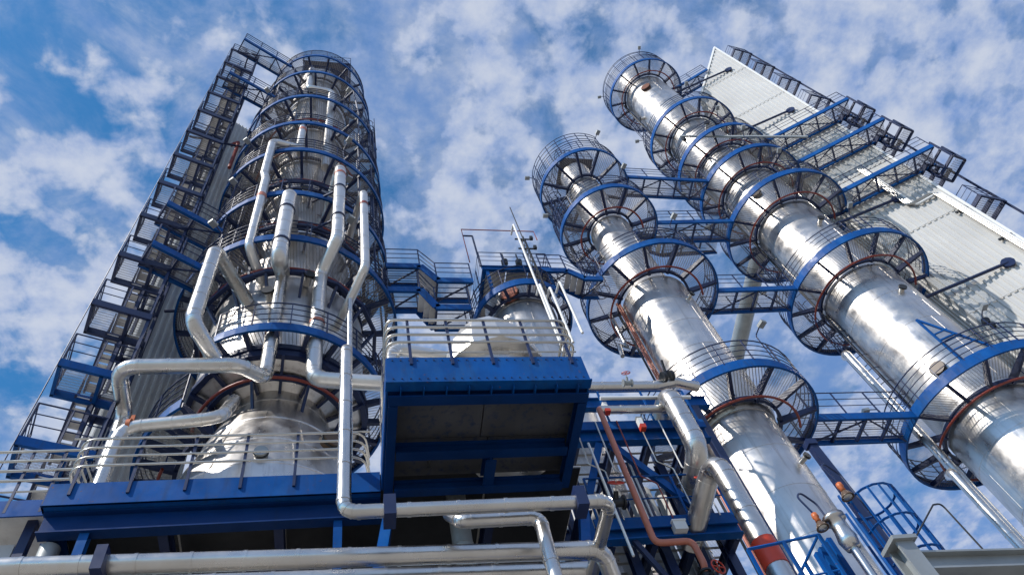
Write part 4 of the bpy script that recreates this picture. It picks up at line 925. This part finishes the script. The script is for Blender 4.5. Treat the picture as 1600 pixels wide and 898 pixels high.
# ================================================================== pipe rack right of the box platform
YR = 10.9
rk = empty('pipe_rack', (7.0, YR, 0), 'blue steel pipe rack between the box platform and the slim column', 'pipe rack')
xa = 4.6
for z, dep, xb in ((13.55, 0.40, 8.0), (10.85, 0.30, 7.55)):
    part('front_beam', MB().ibeam((xa, YR, z), (xb, YR, z), 0.2, dep), 'blue', rk)
    part('beam_plate', MB().beam((xa, YR - 0.12, z + dep * 0.62), (xb, YR - 0.12, z + dep * 0.62), 0.03, 0.26), 'blue', rk)
    part('rear_beam', MB().ibeam((xa, YR + 3.2, z), (xb, YR + 3.2, z), 0.2, dep), 'navy', rk)
    for k in range(4): part('joist', MB().ibeam((xa + 0.3 + k * 0.85, YR + 0.12, z - 0.05), (xa + 0.3 + k * 0.85, YR + 3.1, z - 0.05), 0.12, 0.24), 'navy', rk)
    for k in range(3): bar('deck_panel', (xa + 0.1 + k * 0.98, YR + 1.6, z + dep / 2 + 0.02), (xa + 1.06 + k * 0.98, YR + 1.6, z + dep / 2 + 0.02), 3.0, 0.03, 'grating', rk)
for x in (4.75, 5.45, 6.15, 6.85, 7.45):
    part('column', MB().ibeam((x, YR + 0.6, 0), (x, YR + 0.6, 13.3), 0.18, 0.18, 0.025, up=V((0, 1, 0))), 'navy', rk)
for k, (x_, z_) in enumerate(((5.0, 14.1), (5.8, 14.0), (6.6, 14.15), (7.2, 14.0))): part('instrument_box', MB().box((x_, YR + 0.1, z_), 0.16, 0.12, 0.24), ('grey', 'galv')[k % 2], rk)
for k in range(6): part('impulse_line', MB().tube(fillet([(4.9 + 0.5 * k, YR - 0.16, 13.9), (4.9 + 0.5 * k, YR - 0.16, 12.6 - 0.2 * (k % 3)), (5.2 + 0.5 * k, YR - 0.14, 12.4 - 0.2 * (k % 3)), (5.2 + 0.5 * k, YR - 0.14, 11.1)], 0.08, 4), 0.016, 6), ('tube', 'galv', 'red')[k % 3], rk)
xb = 8.0
part('diagonal', MB().beam((5.6, YR - 0.02, 13.32), (7.0, YR - 0.02, 11.2), 0.1, 0.16), 'blue', rk)
part('diagonal', MB().beam((5.35, YR - 0.02, 13.32), (4.62, YR - 0.02, 11.6), 0.1, 0.16), 'blue', rk)
part('diagonal', MB().beam((5.3, YR - 0.02, 10.7), (6.3, YR - 0.02, 8.2), 0.08, 0.1), 'navy', rk)
railing(rk, [(xa + 0.1, YR - 0.1, 13.9), (7.9, YR - 0.1, 13.9)], m='blue', step=1.1, mids=(0.55,))
railing(rk, [(xa + 0.1, YR - 0.1, 11.15), (7.5, YR - 0.1, 11.15)], m='blue', step=1.1, mids=(0.5,))
# white jackets behind the rack columns
for k, x in enumerate((5.1, 5.8, 6.5, 7.15)):
    thing('jacketed_riser', MB().lathe([(0.0, 7.9), (0.27, 7.9), (0.27, 10.2), (0.28, 10.22), (0.28, 10.26), (0.27, 10.28), (0.27, 13.1), (0, 13.1)], 20, (x, YR + 1.35)), 'white', 'pale riser behind the %s gap between rack columns, counted from the box platform' % ('first', 'second', 'third', 'fourth', 'fifth')[k], 'riser', 'pale risers behind the pipe rack')
# upper level of the rack, further back
bk = empty('rear_gantry', (7.0, 13.5, 0), 'dark blue rear gantry carrying a level pipe behind the pipe rack', 'gantry')
gz = zat(7.2, 13.4, 632)
part('beam', MB().ibeam((4.9, 13.4, gz), (10.4, 13.4, gz), 0.2, 0.42), 'blue', bk)
for x in (5.2, 9.9): part('column', MB().ibeam((x, 13.4, 0), (x, 13.4, gz - 0.22), 0.2, 0.2), 'navy', bk)
pipe([V((4.9, 13.2, gz + 0.55)), V((8.9, 13.2, gz + 0.55)), V((9.6, 13.2, gz + 0.75)), V((10.4, 13.4, gz + 0.75))], 0.16, 'level silver pipe lying on the rear gantry', 'pipe', 0.3)
thing('valve', MB().disc((9.2, 13.0, gz + 0.72), (1, 0, 0.2), 0.17, 0.1).disc((9.45, 13.0, gz + 0.78), (1, 0, 0.2), 0.17, 0.1).beam((9.3, 13.0, gz + 0.7), (9.3, 12.8, gz + 1.3), 0.06, 0.06), 'dark', 'dark flanged valve on the rear gantry pipe', 'valve')
# rack pipes
P1 = at_y(1043, 612, 10.3); P2 = at_y(1088, 690, 10.3); P3 = at_y(1060, 775, 11.6)
r_ = rpx(P1, 32)
pipe([V((P1.x, 11.2, P1.z - 0.1)), V((P1.x, 10.3, P1.z)), V((P1.x, 10.3, P2.z - 0.2)), V((P1.x - 0.1, 11.9, P2.z - 0.75)), V((P1.x - 0.1, 12.0, 8.0))], r_, 'thick silver elbow pipe at the right end of the pipe rack', 'pipe', 0.5, 0.55, 20)
P1 = at_y(1120, 720, 9.6); r_ = rpx(P1, 33); zt_ = at_y(1112, 712, 9.6).z
q = V((P1.x, 9.6, zat(P1.x, 9.6, 866)))
pipe([V((P1.x - 0.35, 11.3, zt_ - 0.75)), V((P1.x, 9.6, zt_)), V((P1.x, 9.6, 0.4))], r_, 'silver pipe with a bright red band beside the slim column', 'pipe', 0.35, 0.9, 20, bands=((q, Z, 0.52, 'band'),))
w0 = at_y(935, 636, 10.4); w1z = zat(w0.x, 10.4, 848); w2 = at_y(1085, 852, 10.4)
pipe([V((w0.x + 0.1, 10.6, w0.z + 0.05)), V((w0.x, 10.4, w0.z - 0.02)), V((w0.x, 10.4, w1z)), V((w2.x, 10.4, w1z)), V((w2.x + 0.02, 10.4, w1z - 0.5)), V((w2.x + 0.02, 10.9, 9.0))], 0.062, 'faded red pipe running down the pipe rack and stepping right', 'salmon', 0.16, 0)
s0 = at_y(935, 640, 10.6); pipe([V((s0.x + 0.05, 10.62, s0.z + 0.02)), V((s0.x + 2.0, 10.62, s0.z))], 0.10, 'level silver pipe on the upper beam of the pipe rack', 'pipe', 0.2, 0.6)
pipe([V((s0.x + 0.1, 10.5, s0.z + 0.28)), V((s0.x + 2.3, 10.5, s0.z + 0.26))], 0.045, 'thin bright pipe above the level one on the pipe rack', 'galv', 0.2, 0)
for (a_, b_, lab) in (((919, 692), (990, 868), 'thin white drop line next to the right raking leg'), ((978, 712), (1022, 812), 'short thin white drop line behind the faded red pipe')):
    A_ = at_y(*a_, 9.9 if a_[0] < 930 else 11.1); B_ = at_y(*b_, A_.y); pipe([A_, B_], 0.025, lab, 'galv', 0.1, 0, 7)
for px, py, lab in ((1000, 660, 'white and red valve box on the upper rack beam'), (945, 635, 'red and white valve on the left end of the upper rack beam')):
    P_ = at_y(px, py, 10.6); o = thing('valve_box', MB().box((P_.x, P_.y, P_.z), 0.10, 0.12, 0.2), 'galv', lab, 'valve box'); part('red_base', MB().box((P_.x + 0.01, P_.y, P_.z - 0.16), 0.12, 0.14, 0.12), 'band', o)
P_ = at_y(1062, 823, 10.75); thing('junction_box', MB().box((P_.x, P_.y, P_.z), 0.26, 0.15, 0.2).box((P_.x, P_.y, P_.z + 0.115), 0.29, 0.18, 0.03), 'galv', 'white junction box on the lower rack beam', 'box')

hand_valve((5.25, 10.62, 14.72), (1, 0, 0), 'grey valve with red handwheel above the left end of the upper rack beam', 0.08, 'grey', (0, -0.6, 0.8))
hand_valve((6.45, 10.5, 14.95), (1, 0, 0), 'grey valve with red handwheel on the thin bright rack pipe', 0.06, 'grey', (0, -0.5, 0.85))
hand_valve((6.9, 10.55, 11.45), (1, 0, 0), 'grey valve with red handwheel over the lower rack beam', 0.08, 'grey', (0, -0.8, 0.6))
hand_valve((5.1, 10.6, 11.4), (1, 0, 0), 'dark valve with red handwheel behind the faded red pipe', 0.09, 'dark', (0, -0.8, 0.6))
hand_valve((w2.x + 0.02, 10.5, w1z - 0.75), (0, 0, 1), 'dark valve with red handwheel on the foot of the faded red pipe', 0.08, 'dark', (0.3, -0.9, 0))
# ================================================================== salmon pipe clipped to the slim column, D drain pipes
def col_line(px, py, c, r): return on_cyl(px, py, c, r)
P = on_cyl(966, 478, CX, 1.62)
for k in range(2):
    t = V((0.11 * k, 0.02, 0)); pipe([V((P.x, P.y, P.z + 0.2)) + t, V((P.x, P.y, 13.0)) + t], 0.05, 'slender salmon riser clipped to the slim column, %s of the pair' % ('outer' if k == 0 else 'inner'), 'salmon', 0.1, 0, 8)
P = at_d(1322, 552, 25.2); pipe([V((P.x + 0.3, P.y + 0.4, P.z + 0.3)), P, V((P.x, P.y, 1.0))], 0.16, 'long silver downpipe beneath the second platform of the largest column', 'pipe', 0.3, 1.2)
P = at_d(1488, 738, 24.6); pipe([V((P.x + 0.3, P.y + 0.4, P.z + 0.3)), P, V((P.x, P.y, 1.0))], 0.15, 'silver downpipe beneath the lowest platform of the largest column', 'pipe', 0.3, 1.2)
A_ = at_z(1188, 392, 37.0); B_ = at_z(1149, 560, 37.0)
pipe([A_, B_, B_ + V((0, 0.3, -0.8))], 0.5, 'thick dull duct running level behind the slim column, seen through the gap under the footbridge', 'grey', 0.4, 1.2, 20)
P = at_d(968, 540, 18.6); pipe([V((P.x + 0.6, P.y + 0.5, 26.7)), V((P.x + 0.6, P.y + 0.5, P.z + 0.5)), P, V((P.x - 0.15, P.y - 0.1, P.z - 0.8))], 0.08, 'short pipe stub under the thickest platform of the slim column', 'pipe', 0.2, 0, 12)
# davit boom across the upper part of the right column
A_ = at_d(1063, 213, 24.0); B_ = at_d(1262, 214, 26.6); o = thing('davit_boom', MB().beam(A_, B_, 0.10, 0.12).beam(A_ + V((0.1, 0.1, -0.05)), A_ + V((0.25, 0.2, -1.3)), 0.08, 0.08), 'grey', 'pale grey davit boom laid across the upper platforms of the largest column', 'davit')
part('hook_block', MB().box(A_ + V((0.05, 0, -0.45)), 0.18, 0.18, 0.4), 'dark', o)

# ================================================================== near group at lower right
nb = empty('ladder_platform', (6.6, 6.9, 0), 'small blue platform with caged ladder at the foot of the slim column', 'platform')
P = at_d(1350, 800, 9.6); zt_ = zat(P.x, P.y, 772); zl_ = 6.35
caged_ladder(nb, P.x - 0.1, P.y + 0.15, math.radians(-35), 2.2, zt_ - 1.05, 'blue', 0.34, 12, 0.5)
a_ = at_z(1165, 878, zl_ + 0.2)
part('deck_edge', MB().beam((P.x - 1.6, P.y + 0.5, zl_ + 0.1), (P.x + 0.4, P.y + 0.1, zl_ + 0.1), 0.05, 0.22), 'blue', nb)
part('deck_plate', MB().box((P.x - 0.6, P.y + 1.0, zl_), 2.0, 1.3, 0.06), 'deck', nb)
for sx in (-1.5, 0.3): bar('leg', (P.x + sx, P.y + 0.8, 0), (P.x + sx, P.y + 0.8, zl_), 0.14, 0.14, 'blue', nb)
railing(nb, [(P.x - 1.55, P.y + 0.5, zl_ + 0.2), (P.x - 0.6, P.y + 0.3, zl_ + 0.2), (P.x - 0.6, P.y + 1.4, zl_ + 0.2)], m='blue', h=1.05, step=0.6, mids=(0.5,))
for k in range(4): bar('frame_post', (P.x - 0.75 + 0.18 * k, P.y + 0.35 + 0.1 * k, zl_ - 1), (P.x - 0.75 + 0.18 * k, P.y + 0.35 + 0.1 * k, zl_ + 1.0 + 0.15 * k), 0.07, 0.07, 'blue', nb)
# raised post with bracket arm behind the ladder
Q0 = at_d(1266, 694, 11.5); lp = thing('lattice_post', MB().beam((Q0.x, Q0.y, 0), (Q0.x, Q0.y, Q0.z), 0.12, 0.12).beam((Q0.x + 0.3, Q0.y - 0.1, 0), (Q0.x + 0.05, Q0.y, Q0.z), 0.10, 0.10), 'navy', 'dark blue A-shaped post leaning beside the slim column', 'post')
for k in range(6): part('rung', MB().beam((Q0.x, Q0.y, Q0.z - 0.8 - 0.6 * k), (Q0.x + 0.06 + 0.03 * k, Q0.y - 0.02, Q0.z - 0.8 - 0.6 * k), 0.05, 0.05), 'navy', lp)
part('head_plate', MB().box((Q0.x, Q0.y, Q0.z), 0.18, 0.18, 0.12), 'navy', lp)
# signal lamps
for px, py, lab in ((1283, 820, 'orange signal lamp with brown bell hood, hoop above it'), (1322, 772, 'orange signal lamp with brown bell hood beside the ladder cage')):
    P_ = at_d(px, py, 9.3); q_ = 0.66; o = thing('signal_lamp', MB().lathe([(0.03 * q_, P_.z + 0.10 * q_), (0.07 * q_, P_.z + 0.06 * q_), (0.13 * q_, P_.z - 0.06 * q_), (0.135 * q_, P_.z - 0.08 * q_), (0.12 * q_, P_.z - 0.08 * q_), (0.05 * q_, P_.z + 0.05 * q_)], 20, (P_.x, P_.y)), 'brown', lab, 'lamp')
    part('lamp_body', MB().lathe([(0.0 * q_, P_.z + 0.30 * q_), (0.06 * q_, P_.z + 0.29 * q_), (0.07 * q_, P_.z + 0.2 * q_), (0.05 * q_, P_.z + 0.17 * q_), (0.06 * q_, P_.z + 0.1 * q_), (0.0 * q_, P_.z + 0.09 * q_)], 14, (P_.x, P_.y)), 'orange', o)
    part('lens', MB().lathe([(0.0 * q_, P_.z - 0.10 * q_), (0.09 * q_, P_.z - 0.08 * q_), (0.10 * q_, P_.z - 0.05 * q_)], 14, (P_.x, P_.y)), 'tube', o)
    h = [P_ + V((0, 0, 0.2)), P_ + V((-0.08, 0, 0.5)), P_ + V((0.05, 0.05, 0.62)), P_ + V((0.22, 0.1, 0.45)), P_ + V((0.30, 0.14, -0.3)), P_ + V((0.30, 0.14, -1.6))]
    part('stem', MB().tube(fillet(h, 0.12, 5), 0.014, 6), 'navy', o)
P_ = at_d(1318, 832, 9.4); o = thing('globe_valve', MB().lathe([(0, P_.z - 0.25), (0.1, P_.z - 0.24), (0.13, P_.z - 0.1), (0.1, P_.z + 0.05), (0.1, P_.z + 0.2), (0.15, P_.z + 0.2), (0.15, P_.z + 0.26), (0, P_.z + 0.27)], 18, (P_.x, P_.y)), 'pipe', 'bright metal valve body inside the blue frame', 'valve')
part('valve_stem', MB().tube([P_ + V((0, 0, -0.2)), P_ + V((0, 0, -4.0))], 0.055, 10), 'pipe', o)
# galvanised girder at the edge
G0 = at_z(1438, 882, 6.4); G1 = at_z(1640, 876, 6.4)
gg = thing('girder', MB().ibeam(G0, G1 + (G1 - G0) * 0.5, 0.2, 0.24, 0.025), 'grey', 'grey galvanised girder by the caged ladder', 'girder')
part('lower_flange', MB().beam(G0 + V((0.1, 0.25, -0.35)), G1 + V((0, 0.25, -0.35)), 0.2, 0.22), 'grey', gg)
part('post', MB().ibeam((G0.x - 0.08, G0.y, 0), (G0.x - 0.08, G0.y, G0.z + 0.26), 0.22, 0.22, 0.03, up=V((0, 1, 0))), 'grey', gg)
part('cap_plate', MB().box((G0.x - 0.08, G0.y, G0.z + 0.28), 0.32, 0.32, 0.05), 'grey', gg)
w_ = [at_y(1430, 840, G0.y), at_y(1458, 788, G0.y), at_y(1470, 786, G0.y + 0.05), at_y(1540, 862, G0.y)]
thing('bent_rod', MB().tube(fillet(w_, 0.06, 4), 0.012, 6), 'dark', 'bent dark rod arching over the grey girder', 'rod')
